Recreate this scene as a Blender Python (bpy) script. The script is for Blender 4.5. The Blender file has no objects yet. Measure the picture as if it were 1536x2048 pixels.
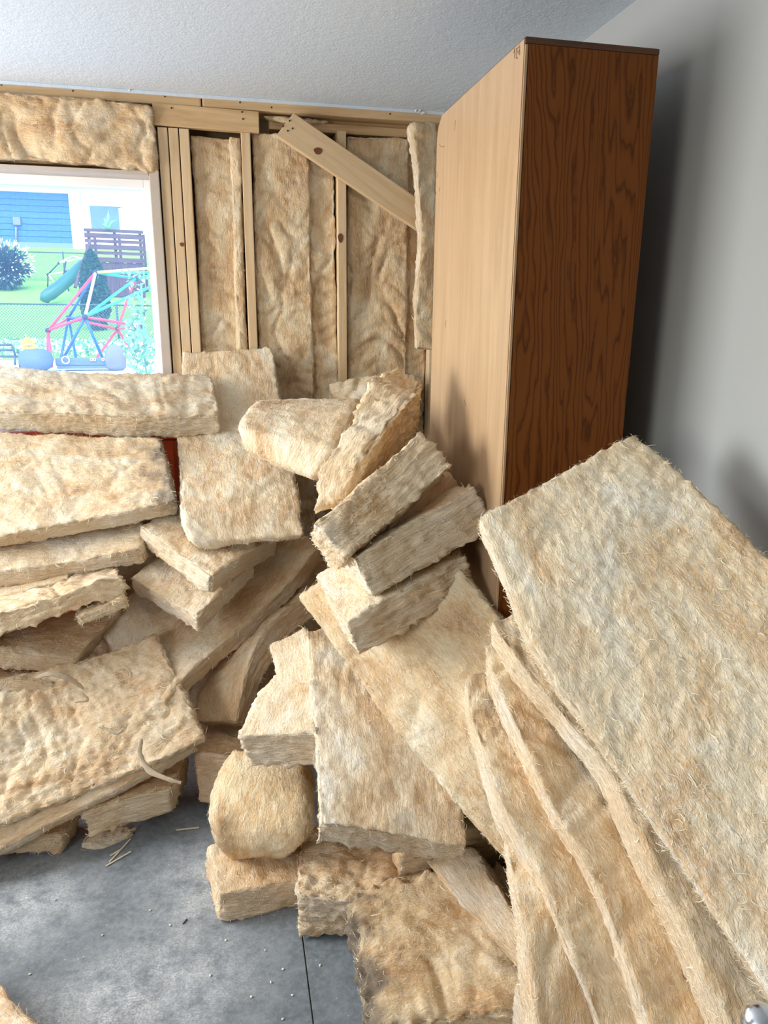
import bpy, bmesh, math, random
import numpy as np
from mathutils import Vector, Matrix

# ------------------------------------------------------------------ camera, light, exposure
SC = bpy.context.scene
COL = SC.collection
F_PX, PITCH, YAW, ROLL, EYE = 1440.0, 14.98, 12.23, 0.52, 1.60

def cam_axes():
    p, y, r = (math.radians(a) for a in (PITCH, YAW, ROLL))
    f = np.array([math.sin(y)*math.cos(p), math.cos(y)*math.cos(p), -math.sin(p)])
    rt = np.array([math.cos(y), -math.sin(y), 0.0]); up = np.cross(rt, f)
    return rt*math.cos(r)+up*math.sin(r), -rt*math.sin(r)+up*math.cos(r), f
RT, UP, FW = cam_axes()
CAMP = np.array([0, 0, EYE])
cd = bpy.data.cameras.new('camera'); cam = bpy.data.objects.new('camera', cd); COL.objects.link(cam)
cd.sensor_fit = 'VERTICAL'; cd.sensor_height = 36.0; cd.sensor_width = 27.0
cd.lens = 36.0*F_PX/2048.0; cd.clip_start = 0.02; cd.clip_end = 300
m = Matrix.Identity(4)
for i in range(3):
    m[i][0], m[i][1], m[i][2], m[i][3] = RT[i], UP[i], -FW[i], CAMP[i]
cam.matrix_world = m
SC.camera = cam

W = bpy.data.worlds.new('sky'); SC.world = W; W.use_nodes = True
nt = W.node_tree; nt.nodes.clear()
wo = nt.nodes.new('ShaderNodeOutputWorld'); bg = nt.nodes.new('ShaderNodeBackground')
sk = nt.nodes.new('ShaderNodeTexSky'); sk.sky_type = 'NISHITA'; sk.sun_disc = False
sk.sun_elevation = math.radians(52); sk.sun_rotation = math.radians(200); sk.air_density = 1.0; sk.dust_density = 1.2
nt.links.new(sk.outputs[0], bg.inputs[0]); nt.links.new(bg.outputs[0], wo.inputs[0])
bg.inputs[1].default_value = 0.85

def lamp(name, kind, loc, rot, energy, color, size=None, size_y=None, angle=None):
    l = bpy.data.lights.new(name, kind); l.energy = energy; l.color = color
    if kind == 'AREA':
        l.shape = 'RECTANGLE'; l.size = size; l.size_y = size_y
    if angle is not None: l.angle = angle
    o = bpy.data.objects.new(name, l); COL.objects.link(o); o.location = loc; o.rotation_euler = rot
    return o
def aim(d):   # rotation that points -Z along d
    return Vector(d).to_track_quat('-Z', 'Y').to_euler()
lamp('sun', 'SUN', (0, 0, 30), aim((-0.45, 0.55, -0.85)), 1.9, (1.0, 0.95, 0.86), angle=math.radians(0.6))
# daylight through the left wall's window, then an added fill from the rear left
lamp('left_window_daylight', 'AREA', (-2.52, 2.35, 1.55), aim((1, -0.15, -0.10)), 80, (0.97, 0.97, 0.96), 1.3, 1.2)
lamp('left_rear_fill', 'AREA', (-2.52, -0.5, 1.55), aim((1, 0.62, -0.12)), 24.0, (1.0, 0.95, 0.87), 1.2, 1.1)  # made-up window light, added to brighten batt ends that face the camera

vs = SC.view_settings
vs.view_transform = 'Standard'; vs.look = 'None'; vs.exposure = 0.45; vs.gamma = 1.0; vs.use_curve_mapping = False
SC.display_settings.display_device = 'sRGB'
cy = SC.cycles
cy.max_bounces = 5; cy.diffuse_bounces = 3; cy.glossy_bounces = 2; cy.transmission_bounces = 2; cy.transparent_max_bounces = 8
cy.caustics_reflective = False; cy.caustics_refractive = False

# ------------------------------------------------------------------ helpers
rng = np.random.default_rng(7)
random.seed(7)
def ray(px, py):
    return (px-768)/F_PX*RT - (py-1024)/F_PX*UP + FW
def Y(px, py, y):           # point on the sight line of a pixel at room depth y
    v = ray(px, py); return v*(y/v[1]) + CAMP
def Zp(px, py, z):
    v = ray(px, py); return v*((z-EYE)/v[2]) + CAMP
def P(x, y, z): return np.array([x, y, z], float)

def srgb(r, g, b):
    f = lambda c: (c/255/12.92 if c/255 <= .04045 else ((c/255+.055)/1.055)**2.4)
    return (f(r), f(g), f(b), 1.0)

def tag(o, label=None, cat=None, group=None, kind=None):
    if label: o['label'] = label
    if cat: o['category'] = cat
    if group: o['group'] = group
    if kind: o['kind'] = kind
    return o
def link(name, me, mat=None, parent=None):
    o = bpy.data.objects.new(name, me); COL.objects.link(o)
    if mat is not None:
        for mm in (mat if isinstance(mat, (list, tuple)) else [mat]): me.materials.append(mm)
    if parent is not None: o.parent = parent
    return o
def empty(name, loc=(0, 0, 0)):
    o = bpy.data.objects.new(name, None); COL.objects.link(o); o.location = loc; o.empty_display_size = 0.1
    return o
def attach(o, root):        # parent and keep the world place (roots are only translated)
    o.parent = root
    o.matrix_parent_inverse = Matrix.Translation(root.location).inverted()
    return o
def pyd(name, v, f, mat=None, parent=None, smooth=False):
    me = bpy.data.meshes.new(name); me.from_pydata([tuple(map(float, p)) for p in v], [], f); me.update()
    if smooth:
        for p in me.polygons: p.use_smooth = True
    return link(name, me, mat, parent)

BOXF = [(0,1,3,2),(4,6,7,5),(0,4,5,1),(2,3,7,6),(0,2,6,4),(1,5,7,3)]
_boxcache = {}
def box_mesh(name, sx, sy, sz, bev):
    key = (name, round(sx, 4), round(sy, 4), round(sz, 4), bev)
    if key in _boxcache: return _boxcache[key]
    bm = bmesh.new()
    bmesh.ops.create_cube(bm, size=1.0)
    for v in bm.verts: v.co = Vector((v.co.x*sx, v.co.y*sy, v.co.z*sz))
    if bev > 0:
        bmesh.ops.bevel(bm, geom=list(bm.edges), offset=bev, segments=2, affect='EDGES', profile=0.6)
    me = bpy.data.meshes.new(name); bm.to_mesh(me); bm.free()
    return me
def box(name, lo, hi, mat, parent=None, bev=0.0):      # axis aligned, own origin at centre
    lo, hi = np.array(lo, float), np.array(hi, float)
    me = box_mesh(name, *(hi-lo), bev).copy()
    me.name = name
    o = link(name, me, mat)
    o.location = (lo+hi)/2
    if parent is not None: attach(o, parent)
    return o
def board(name, p0, p1, w, h, mat, parent=None, up=(0, 0, 1), bev=0.003):
    """timber from p0 to p1 (centre line); local X runs along the grain, w along local Y, h along local Z (up)"""
    p0, p1 = Vector(p0), Vector(p1); x = (p1-p0); L = x.length; x.normalize()
    z = Vector(up); z = (z - x*z.dot(x)).normalized(); y = z.cross(x)
    me = box_mesh(name, L, w, h, bev).copy(); me.name = name
    o = link(name, me, mat)
    M = Matrix.Identity(4)
    for i in range(3): M[i][0], M[i][1], M[i][2] = x[i], y[i], z[i]
    M.translation = (p0+p1)/2
    if parent is not None:
        o.parent = parent; o.matrix_parent_inverse = Matrix.Translation(parent.location).inverted()
    o.matrix_basis = M
    return o

def tube_data(pts, r, sides=8, close=True):
    """tube along points; r scalar or list"""
    pts = [Vector(p) for p in pts]; n = len(pts)
    rs = [r]*n if np.isscalar(r) else list(r)
    v, f = [], []
    ref = Vector((0.13, 0.21, 0.97))
    for i, p in enumerate(pts):
        t = (pts[min(i+1, n-1)] - pts[max(i-1, 0)]).normalized()
        a = t.cross(ref)
        if a.length < .05: a = t.cross(Vector((1, 0, 0)))
        a.normalize(); b = t.cross(a)
        for k in range(sides):
            an = 2*math.pi*k/sides
            v.append(p + a*math.cos(an)*rs[i] + b*math.sin(an)*rs[i])
    for i in range(n-1):
        for k in range(sides):
            k2 = (k+1) % sides
            f.append((i*sides+k, i*sides+k2, (i+1)*sides+k2, (i+1)*sides+k))
    if close:
        f.append(tuple(range(sides-1, -1, -1))); f.append(tuple((n-1)*sides+k for k in range(sides)))
    return v, f
def tube(name, pts, r, mat, parent=None, sides=8):
    v, f = tube_data(pts, r, sides)
    o = pyd(name, v, f, mat, None, True)
    if parent is not None: attach(o, parent)
    return o
def lathe(name, prof, mat, loc, parent=None, seg=24, squash=1.0):
    v, f = [], []
    for (r, z) in prof:
        for k in range(seg):
            a = 2*math.pi*k/seg; v.append((r*math.cos(a), r*math.sin(a)*squash, z))
    for i in range(len(prof)-1):
        for k in range(seg):
            f.append((i*seg+k, i*seg+(k+1) % seg, (i+1)*seg+(k+1) % seg, (i+1)*seg+k))
    f.append(tuple(range(seg-1, -1, -1))); f.append(tuple((len(prof)-1)*seg+k for k in range(seg)))
    o = pyd(name, v, f, mat, None, True); o.location = loc
    if parent is not None: attach(o, parent)
    return o

# ------------------------------------------------------------------ gradient noise in numpy
_perm = rng.permutation(256); _perm = np.concatenate([_perm]*3)
_g = rng.normal(size=(256, 3)); _g /= np.linalg.norm(_g, axis=1)[:, None]
def pn(x, y, z):
    x, y, z = np.broadcast_arrays(np.asarray(x, float), np.asarray(y, float), np.asarray(z, float))
    xi, yi, zi = np.floor(x).astype(int), np.floor(y).astype(int), np.floor(z).astype(int)
    xf, yf, zf = x-xi, y-yi, z-zi
    u, v, w = xf**3*(xf*(xf*6-15)+10), yf**3*(yf*(yf*6-15)+10), zf**3*(zf*(zf*6-15)+10)
    xi, yi, zi = xi & 255, yi & 255, zi & 255
    out = 0
    for dx in (0, 1):
        wx = u if dx else 1-u
        for dy in (0, 1):
            wy = v if dy else 1-v
            for dz in (0, 1):
                wz = w if dz else 1-w
                h = _perm[_perm[_perm[(xi+dx) & 255]+((yi+dy) & 255)]+((zi+dz) & 255)]
                g = _g[h]
                out = out + wx*wy*wz*(g[..., 0]*(xf-dx)+g[..., 1]*(yf-dy)+g[..., 2]*(zf-dz))
    return out*1.5

# ------------------------------------------------------------------ materials
class NB:
    def __init__(s, name):
        s.m = bpy.data.materials.new(name); s.m.use_nodes = True; s.t = s.m.node_tree
        s.b = s.t.nodes['Principled BSDF']; s.out = s.t.nodes['Material Output']
    def n(s, typ, **kw):
        nd = s.t.nodes.new(typ)
        for k, v in kw.items():
            if k.startswith('i_'): nd.inputs[int(k[2:])].default_value = v
            else: setattr(nd, k, v)
        return nd
    def l(s, a, b): s.t.links.new(a, b)
    def noise(s, vec, scale, detail=4, rough=.55, dist=0.0):
        nd = s.n('ShaderNodeTexNoise'); s.l(vec, nd.inputs['Vector'])
        nd.inputs['Scale'].default_value = scale; nd.inputs['Detail'].default_value = detail
        nd.inputs['Roughness'].default_value = rough; nd.inputs['Distortion'].default_value = dist
        return nd.outputs[0]
    def mapping(s, vec, scale=(1, 1, 1), loc=(0, 0, 0)):
        nd = s.n('ShaderNodeMapping'); s.l(vec, nd.inputs['Vector'])
        nd.inputs['Scale'].default_value = scale; nd.inputs['Location'].default_value = loc
        return nd.outputs[0]
    def ramp(s, fac, stops):
        nd = s.n('ShaderNodeValToRGB'); s.l(fac, nd.inputs[0]); e = nd.color_ramp.elements
        while len(e) < len(stops): e.new(0.5)
        for el, (p, c) in zip(e, stops): el.position = p; el.color = c if len(c) == 4 else (*c, 1)
        return nd.outputs[0]
    def math(s, op, a, b=0.0, clamp=False):
        nd = s.n('ShaderNodeMath', operation=op); nd.use_clamp = clamp
        for i, x in enumerate((a, b)):
            if hasattr(x, 'is_linked') or hasattr(x, 'links'): s.l(x, nd.inputs[i])
            else: nd.inputs[i].default_value = x
        return nd.outputs[0]
    def mix(s, fac, a, b, mode='MIX'):
        nd = s.n('ShaderNodeMix', data_type='RGBA', blend_type=mode)
        for i, x in ((0, fac), (6, a), (7, b)):
            if hasattr(x, 'links'): s.l(x, nd.inputs[i])
            else: nd.inputs[i].default_value = x
        return nd.outputs[2]
    def bump(s, h, strength, dist=.01, chain=None):
        nd = s.n('ShaderNodeBump'); nd.inputs['Strength'].default_value = strength; nd.inputs['Distance'].default_value = dist
        s.l(h, nd.inputs['Height'])
        if chain is not None: s.l(chain, nd.inputs['Normal'])
        return nd.outputs[0]
    def fin(s, col=None, rough=.6, spec=.3, normal=None, metal=0.0):
        if col is not None:
            if hasattr(col, 'links'): s.l(col, s.b.inputs['Base Color'])
            else: s.b.inputs['Base Color'].default_value = col
        if hasattr(rough, 'links'): s.l(rough, s.b.inputs['Roughness'])
        else: s.b.inputs['Roughness'].default_value = rough
        s.b.inputs['Specular IOR Level'].default_value = spec; s.b.inputs['Metallic'].default_value = metal
        if normal is not None: s.l(normal, s.b.inputs['Normal'])
        return s.m

def plain(name, col, rough=.6, spec=.3, metal=0.0, var=.08, scale=8, bump=0.0):
    b = NB(name); tc = b.n('ShaderNodeTexCoord').outputs['Object']
    n = b.noise(tc, scale, 4)
    c = b.mix(n, tuple(x*(1-var) for x in col[:3])+(1,), tuple(min(1, x*(1+var)) for x in col[:3])+(1,))
    nm = b.bump(b.noise(tc, scale*12, 3), bump, .01) if bump else None
    return b.fin(c, rough, spec, nm, metal)

def mat_wool(edge=False):
    b = NB('glass_wool_edge' if edge else 'glass_wool_face')
    uv = b.n('ShaderNodeUVMap').outputs[0]
    oi = b.n('ShaderNodeObjectInfo')
    off = b.n('ShaderNodeVectorMath', operation='SCALE'); off.inputs[0].default_value = (13.7, 7.3, 3.1); b.l(oi.outputs['Random'], off.inputs['Scale'])
    add = b.n('ShaderNodeVectorMath', operation='ADD'); b.l(uv, add.inputs[0]); b.l(off.outputs[0], add.inputs[1])
    v = add.outputs[0]
    white, cream, tan, brown = (.90, .83, .69), (.83, .65, .41), (.70, .46, .235), (.50, .28, .12)
    if not edge:
        n1 = b.noise(b.mapping(v, (1, 1.6, 1)), 4.5, 3, .6, .6)
        c = b.ramp(n1, [(.28, (*brown, 1)), (.42, (*tan, 1)), (.54, (*cream, 1)), (.72, (*white, 1))])
        n2 = b.noise(b.mapping(v, (1.5, 5, 1)), 14, 4, .65, 1.2)
        c = b.mix(b.math('MULTIPLY', b.ramp(n2, [(.45, (0, 0, 0, 1)), (.66, (1, 1, 1, 1))]), .45), c, (.92, .83, .66, 1))
        n4 = b.noise(v, 30, 3, .7, 2.0)
        c = b.mix(b.ramp(n4, [(.36, (.5, .5, .5, 1)), (.5, (0, 0, 0, 1))]), c, (.66, .46, .26, 1))
        fib = b.noise(b.mapping(v, (35, 260, 1)), 1.0, 3, .7, 2.5)
        c = b.mix(b.math('MULTIPLY', b.ramp(fib, [(.5, (0, 0, 0, 1)), (.64, (1, 1, 1, 1))]), .55), c, (.95, .90, .80, 1))
        n3 = b.noise(v, 60, 3, .75, 1.5)
        nm = b.bump(n2, .35, .03)
        nm = b.bump(n4, .32, .012, nm)
        nm = b.bump(n3, .4, .006, nm)
        nm = b.bump(fib, .5, .003, nm)
    else:
        warp = b.noise(v, 7, 3)
        comb = b.n('ShaderNodeCombineXYZ'); b.l(b.math('MULTIPLY', warp, .03), comb.inputs[1])
        ad2 = b.n('ShaderNodeVectorMath', operation='ADD'); b.l(v, ad2.inputs[0]); b.l(comb.outputs[0], ad2.inputs[1])
        vv = ad2.outputs[0]
        lay = b.noise(b.mapping(vv, (14, 150, 1)), 1.0, 4, .7, 1.2)
        lay2 = b.noise(b.mapping(vv, (30, 520, 1)), 1.0, 3, .7, 1.0)
        n1 = b.noise(v, 6, 4)
        c = b.ramp(n1, [(.3, (.80, .57, .34, 1)), (.5, (.91, .745, .53, 1)), (.7, (.95, .87, .74, 1))])
        c = b.mix(b.math('MULTIPLY', b.ramp(lay, [(.34, (1, 1, 1, 1)), (.49, (0, 0, 0, 1))]), .55), c, (.55, .36, .18, 1))
        c = b.mix(b.math('MULTIPLY', b.ramp(lay2, [(.5, (0, 0, 0, 1)), (.7, (1, 1, 1, 1))]), .4), c, (.94, .84, .68, 1))
        nm = b.bump(lay, .7, .014)
        nm = b.bump(lay2, .6, .004, nm)
        nm = b.bump(b.noise(v, 90, 2, .7, 1.0), .4, .005, nm)
    # grime of the soiled ends, stored on the mesh
    at = b.n('ShaderNodeAttribute', attribute_name='dirt')
    c = b.mix(at.outputs['Fac'], c, (.19, .165, .14, 1))
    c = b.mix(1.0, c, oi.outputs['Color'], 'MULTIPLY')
    return b.fin(c, .95, .05, nm)
M_FACE, M_EDGE = mat_wool(False), mat_wool(True)
M_FIB = plain('loose_glass_fibre', (.88, .75, .53, 1), .9, .1, var=.15, scale=25)
M_DUSTFIB = plain('sawdust', (.72, .42, .13, 1), .9, .1)

def mat_wood(name, light, dark, rough=.55, spec=.3, gs=1.0, bumpy=.15, axis='X', band=0.0):
    b = NB(name); tc = b.n('ShaderNodeTexCoord').outputs['Object']
    oi = b.n('ShaderNodeObjectInfo')
    off = b.n('ShaderNodeVectorMath', operation='SCALE'); off.inputs[0].default_value = (9.1, 5.7, 3.3); b.l(oi.outputs['Random'], off.inputs['Scale'])
    ad = b.n('ShaderNodeVectorMath', operation='ADD'); b.l(tc, ad.inputs[0]); b.l(off.outputs[0], ad.inputs[1])
    st = {'X': (1.2, 16, 16), 'Z': (16, 16, 1.2)}[axis]
    n1 = b.noise(b.mapping(ad.outputs[0], tuple(s*gs for s in st)), 2.0, 6, .6, .8)
    n2 = b.noise(b.mapping(ad.outputs[0], tuple(s*gs*(7 if s > 5 else 2) for s in st)), 2.0, 4, .7, .3)
    c = b.ramp(n1, [(.34, (*dark, 1)), (.62, (*light, 1))])
    c = b.mix(b.math('MULTIPLY', n2, .35), c, (*[x*.8 for x in dark], 1))
    return b.fin(c, rough, spec, b.bump(n2, bumpy, .004))
M_PINE = mat_wood('pine_stud', (.75, .56, .35), (.62, .425, .235))
M_PINE2 = mat_wood('pine_board', (.70, .49, .27), (.54, .34, .165))
M_PLATE = mat_wood('pine_plate', (.70, .50, .29), (.56, .37, .19))
M_KNOT = plain('pine_knot', (.16, .06, .025, 1), .6, .3, var=.4, scale=60)
M_NAIL = plain('nail_steel', (.07, .06, .055, 1), .5, .5, metal=.6)
M_PLY = mat_wood('birch_plywood', (.52, .345, .20), (.43, .27, .145), .33, .5, .8, .06, 'Z')
M_PENCIL = plain('pencil_mark', (.20, .12, .07, 1), .8, .1)

def mat_fir():
    b = NB('fir_plywood'); tc = b.n('ShaderNodeTexCoord').outputs['Object']
    warp = b.noise(b.mapping(tc, (4.5, 4.5, .55)), 1.0, 4, .55, .3)
    comb = b.n('ShaderNodeCombineXYZ')
    b.l(b.math('MULTIPLY', b.math('SUBTRACT', warp, .5), .42), comb.inputs[0])
    jag = b.noise(b.mapping(tc, (9, 9, 6)), 1.0, 4, .6)
    comb2 = b.n('ShaderNodeCombineXYZ'); b.l(b.math('MULTIPLY', b.math('SUBTRACT', jag, .5), .035), comb2.inputs[0])
    sep = b.n('ShaderNodeSeparateXYZ'); b.l(tc, sep.inputs[0])
    x = b.math('ADD', sep.outputs[0], b.math('ADD', b.math('MULTIPLY', b.math('SUBTRACT', warp, .5), .42), b.math('MULTIPLY', b.math('SUBTRACT', jag, .5), .03)))
    x = b.math('ADD', x, b.math('MULTIPLY', sep.outputs[2], .045))
    ph = b.math('FRACT', b.math('MULTIPLY', x, 58.0))
    line = b.ramp(ph, [(0.0, (.15, .15, .15, 1)), (.45, (.0, .0, .0, 1)), (.62, (.15, .15, .15, 1)), (.86, (.9, .9, .9, 1)), (1.0, (.12, .12, .12, 1))])
    fine = b.noise(b.mapping(tc, (220, 220, 5)), 1.0, 4, .7)
    c = b.mix(line, (.20, .060, .0095, 1), (.046, .0098, .0015, 1))
    c = b.mix(b.math('MULTIPLY', fine, .35), c, (.10, .03, .006, 1))
    c = b.mix(b.math('MULTIPLY', b.noise(tc, 3, 3), .25), c, (.25, .085, .016, 1))
    return b.fin(c, .5, .15, b.bump(line, .08, .003))
M_FIR = mat_fir()
M_FIRDK = mat_wood('dark_edge_band', (.14, .06, .025), (.07, .028, .012), .45, .35)

def mat_ceiling():
    b = NB('ceiling_paint_sky_tint'); tc = b.n('ShaderNodeTexCoord').outputs['Object']
    n = b.noise(tc, 130, 5, .65); n2 = b.noise(tc, 40, 3)
    return b.fin((.66, .73, .80, 1), .85, .15, b.bump(n, .35, .006, b.bump(n2, .2, .01)))  # white ceiling; the blue of bounced sky light is put into its colour
M_CEIL = mat_ceiling()
M_WALLB = plain('wall_paint_dim', (.36, .33, .29, 1), .7, .2, var=.05)
M_WALL = plain('wall_paint', (.36, .365, .352, 1), .55, .3, var=.01, scale=3, bump=.03)
M_SHEATH = plain('sheathing', (.30, .22, .13, 1), .9, .1, var=.25, scale=20)
M_WHITE = plain('white_window_frame', (.82, .80, .76, 1), .45, .35, var=.03)
M_JAMB = plain('primed_jamb', (.50, .42, .35, 1), .6, .25, var=.08)
M_VINYL = plain('white_vinyl', (.85, .86, .86, 1), .35, .4, var=.012)
M_FOAM = plain('foam_sealant', (.62, .50, .38, 1), .9, .1, var=.2, scale=60, bump=.5)

def mat_floor():
    b = NB('dusty_floor'); g = b.n('ShaderNodeNewGeometry'); p = g.outputs['Position']
    n1 = b.noise(p, 9, 8, .72, .2); n2 = b.noise(p, 55, 5, .7); n3 = b.noise(b.mapping(p, (170, 240, 1)), 1.0, 5, .8, .6)
    c = b.ramp(n1, [(.3, (.115, .13, .135, 1)), (.55, (.175, .195, .205, 1)), (.75, (.255, .28, .29, 1))])
    c = b.mix(b.math('MULTIPLY', b.ramp(n2, [(.42, (0, 0, 0, 1)), (.66, (1, 1, 1, 1))]), .4), c, (.33, .36, .38, 1))
    # drifts of pale dust: around (-0.35, 1.55) and a trodden patch nearer the pile
    def blob(x, y, r):
        d = b.n('ShaderNodeVectorMath', operation='DISTANCE'); b.l(p, d.inputs[0]); d.inputs[1].default_value = (x, y, 0)
        return b.math('SUBTRACT', 1.0, b.math('DIVIDE', d.outputs['Value'], r), True)
    d = b.math('ADD', blob(-.20, 1.50, .30), b.math('ADD', blob(-.62, 1.86, .26), blob(-.12, 1.86, .24)), True)
    d = b.math('ADD', d, blob(-.45, 1.42, .22), True)
    n5 = b.noise(p, 14, 9, .75, .2)
    d = b.math('MULTIPLY', d, b.ramp(n5, [(.36, (0, 0, 0, 1)), (.58, (1, 1, 1, 1))]))
    d = b.math('MULTIPLY', d, b.math('MULTIPLY', b.ramp(n3, [(.38, (.12, .12, .12, 1)), (.62, (1, 1, 1, 1))]), 1.0), True)
    c = b.mix(d, c, (.70, .70, .67, 1))
    c = b.mix(b.math('MULTIPLY', b.ramp(n3, [(.60, (0, 0, 0, 1)), (.72, (1, 1, 1, 1))]), .35), c, (.6, .6, .58, 1))
    sp = b.n('ShaderNodeTexVoronoi'); b.l(p, sp.inputs['Vector']); sp.inputs['Scale'].default_value = 70
    spk = b.ramp(sp.outputs['Distance'], [(.06, (1, 1, 1, 1)), (.12, (0, 0, 0, 1))])
    c = b.mix(b.math('MULTIPLY', spk, b.ramp(n2, [(.55, (0, 0, 0, 1)), (.6, (1, 1, 1, 1))])), c, (.8, .78, .72, 1))
    return b.fin(c, b.math('ADD', .55, b.math('MULTIPLY', d, .4)), .3, b.bump(n2, .15, .004))
M_FLOOR = mat_floor()
M_ORANGE = plain('orange_plastic', (.72, .10, .03, 1), .4, .4, var=.06)
M_CHROME = plain('brushed_chrome', (.75, .77, .80, 1), .18, .5, metal=1.0, var=.012)

# ------------------------------------------------------------------ the room
CEIL, BACK, RIGHT, LEFT, REAR = 2.44, 3.22, 1.13, -2.6, -2.5
fl = tag(box('floor', (LEFT-.1, REAR-.1, -.06), (RIGHT+.1, BACK+.14, -.012), M_SHEATH), kind='structure')
SEAM = 0.129
box('floor_panel', (LEFT, REAR, -.012), (-1.092, BACK, 0), M_FLOOR, fl, .001)
box('floor_panel', (-1.089, REAR, -.012), (SEAM-.0016, BACK, 0), M_FLOOR, fl, .001)
box('floor_panel', (SEAM+.0016, REAR, -.012), (RIGHT, BACK, 0), M_FLOOR, fl, .001)
ceil = tag(box('ceiling', (LEFT-.1, REAR-.1, CEIL), (RIGHT+.1, BACK+.2, CEIL+.12), M_CEIL), kind='structure')
tag(box('wall_right', (RIGHT, REAR-.1, 0), (RIGHT+.1, BACK+.14, CEIL), M_WALL), kind='structure')
# left wall in two parts, the rear opening added for the fill; plain rear wall
def wall_with_hole(name, axis, at, lo, hi, h0, h1, z0, z1, thick, mat):
    """wall in the plane axis=at spanning lo..hi along the other axis with a rectangular hole"""
    v, f = [], []
    def bx(a0, a1, c0, c1):
        k = len(v)
        for t in (at, at+thick):
            for a in (a0, a1):
                for c in (c0, c1): v.append((t, a, c) if axis == 'x' else (a, t, c))
        f.extend([tuple(k+i for i in q) for q in BOXF])
    bx(lo, h0, 0, CEIL); bx(h1, hi, 0, CEIL); bx(h0, h1, 0, z0); bx(h0, h1, z1, CEIL)
    return tag(pyd(name, v, f, mat), kind='structure')
wall_with_hole('wall_left', 'x', LEFT-.1, 1.0, BACK+.14, 1.7, 3.0, .95, 2.15, .1, M_WALLB)
wall_with_hole('wall_left', 'x', LEFT-.1, REAR-.1, 1.0, -1.1, .1, .95, 2.15, .1, M_WALLB)  # unseen opening, made up to go with the added fill lamp
tag(box('wall_rear', (LEFT, REAR-.1, 0), (RIGHT, REAR, CEIL), M_WALLB), kind='structure')

WX0, WX1, WZ0, WZ1 = -1.75, -0.235, 1.02, 2.165      # rough window opening
wb = wall_with_hole('wall_back', 'y', BACK+.125, LEFT, RIGHT, WX0, WX1-.018, WZ0, WZ1-.02, .02, M_SHEATH)
def stud(x0, z0, z1, name='stud', y0=BACK, d=.12):
    return board(name, (x0+.019, y0+d/2, z0), (x0+.019, y0+d/2, z1), .037, d, M_PINE, wb, (0, 1, 0))
PZ = 2.398
ZH = 2.318
for x in (-.222, -.181, -.140): stud(x, .04, ZH)
stud(.098, .04, ZH); stud(.487, .04, 2.345); stud(.90, .04, 2.345)
for x in (-2.5, -1.96, -1.90, -1.84): stud(x, .04, ZH)
for x in (-1.45, -1.05, -.65): stud(x, .04, WZ0-.04, 'cripple_stud')
board('bottom_plate', (LEFT, BACK+.06, .02), (RIGHT, BACK+.06, .02), .12, .038, M_PINE, wb)
for a, c in ((LEFT, -.05), (-.046, RIGHT)):
    board('top_plate', (a, BACK+.06, PZ+.0195), (c, BACK+.06, PZ+.0195), .122, .039, M_PLATE, wb, bev=.006)
board('recessed_plate', (.215, BACK+.085, 2.363), (RIGHT, BACK+.085, 2.363), .07, .034, M_PINE2, wb)
board('recessed_plate', (.215, BACK+.10, 2.396), (RIGHT, BACK+.10, 2.396), .05, .03, M_PINE2, wb)
hd = board('header_board', (-.235, BACK+.012, 2.362), (.172, BACK+.012, 2.356), .034, .078, M_PINE2, wb)
board('window_header', (WX0-.05, BACK+.075, 2.24), (WX1+.02, BACK+.075, 2.24), .09, .14, M_PINE2, wb)
board('rough_sill', (WX0, BACK+.06, WZ0-.02), (WX1, BACK+.06, WZ0-.02), .12, .037, M_PINE, wb)
# strip of drywall edge left above the plate, and the torn scraps hanging from it
tag(board('trim_1', (LEFT, BACK-.004, CEIL-.006), (RIGHT, BACK-.004, CEIL-.006), .014, .012, M_CEIL, bev=.002), kind='structure')
def nails(parent, pts, r=.004, nrm=(0, -1, 0)):
    for p in pts:
        v, f = tube_data([Vector(p), Vector(p)+Vector(nrm)*.0018], r, 8)
        o = pyd('nail_head', v, f, M_NAIL); attach(o, parent)
nails(wb, [Y(3, 170, BACK), Y(146, 182, BACK), Y(330, 193, BACK), Y(480, 205, BACK), Y(543, 215, BACK), Y(780, 228, BACK)], .0035)
nails(wb, [Y(343, 216, BACK-.0055), Y(484, 224, BACK-.0055), Y(486, 238, BACK-.0055)], .0035)
M_SCRAP = plain('torn_plaster', (.72, .72, .70, 1), .9, .1, var=.15, scale=80)
for (px, py) in ((258, 176), (836, 221)):
    c = Y(px, py, BACK-.012); v, f = [], []
    for k in range(7):
        a = rng.uniform(0, 6.28); p = c + np.array([rng.uniform(-.02, .02), rng.uniform(-.006, .004), rng.uniform(-.010, .008)])
        d = np.array([math.cos(a), -.4, math.sin(a)])*rng.uniform(.006, .016); e = np.cross(d, (0, 1, 0))*.5
        i = len(v); v += [p-e, p+d, p+e, p+np.array([0, .004, 0])]; f += [(i, i+1, i+2), (i, i+3, i+1), (i+1, i+3, i+2), (i, i+2, i+3)]
    o = pyd('drywall_scrap', v, f, M_SCRAP); attach(o, wb)

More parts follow.
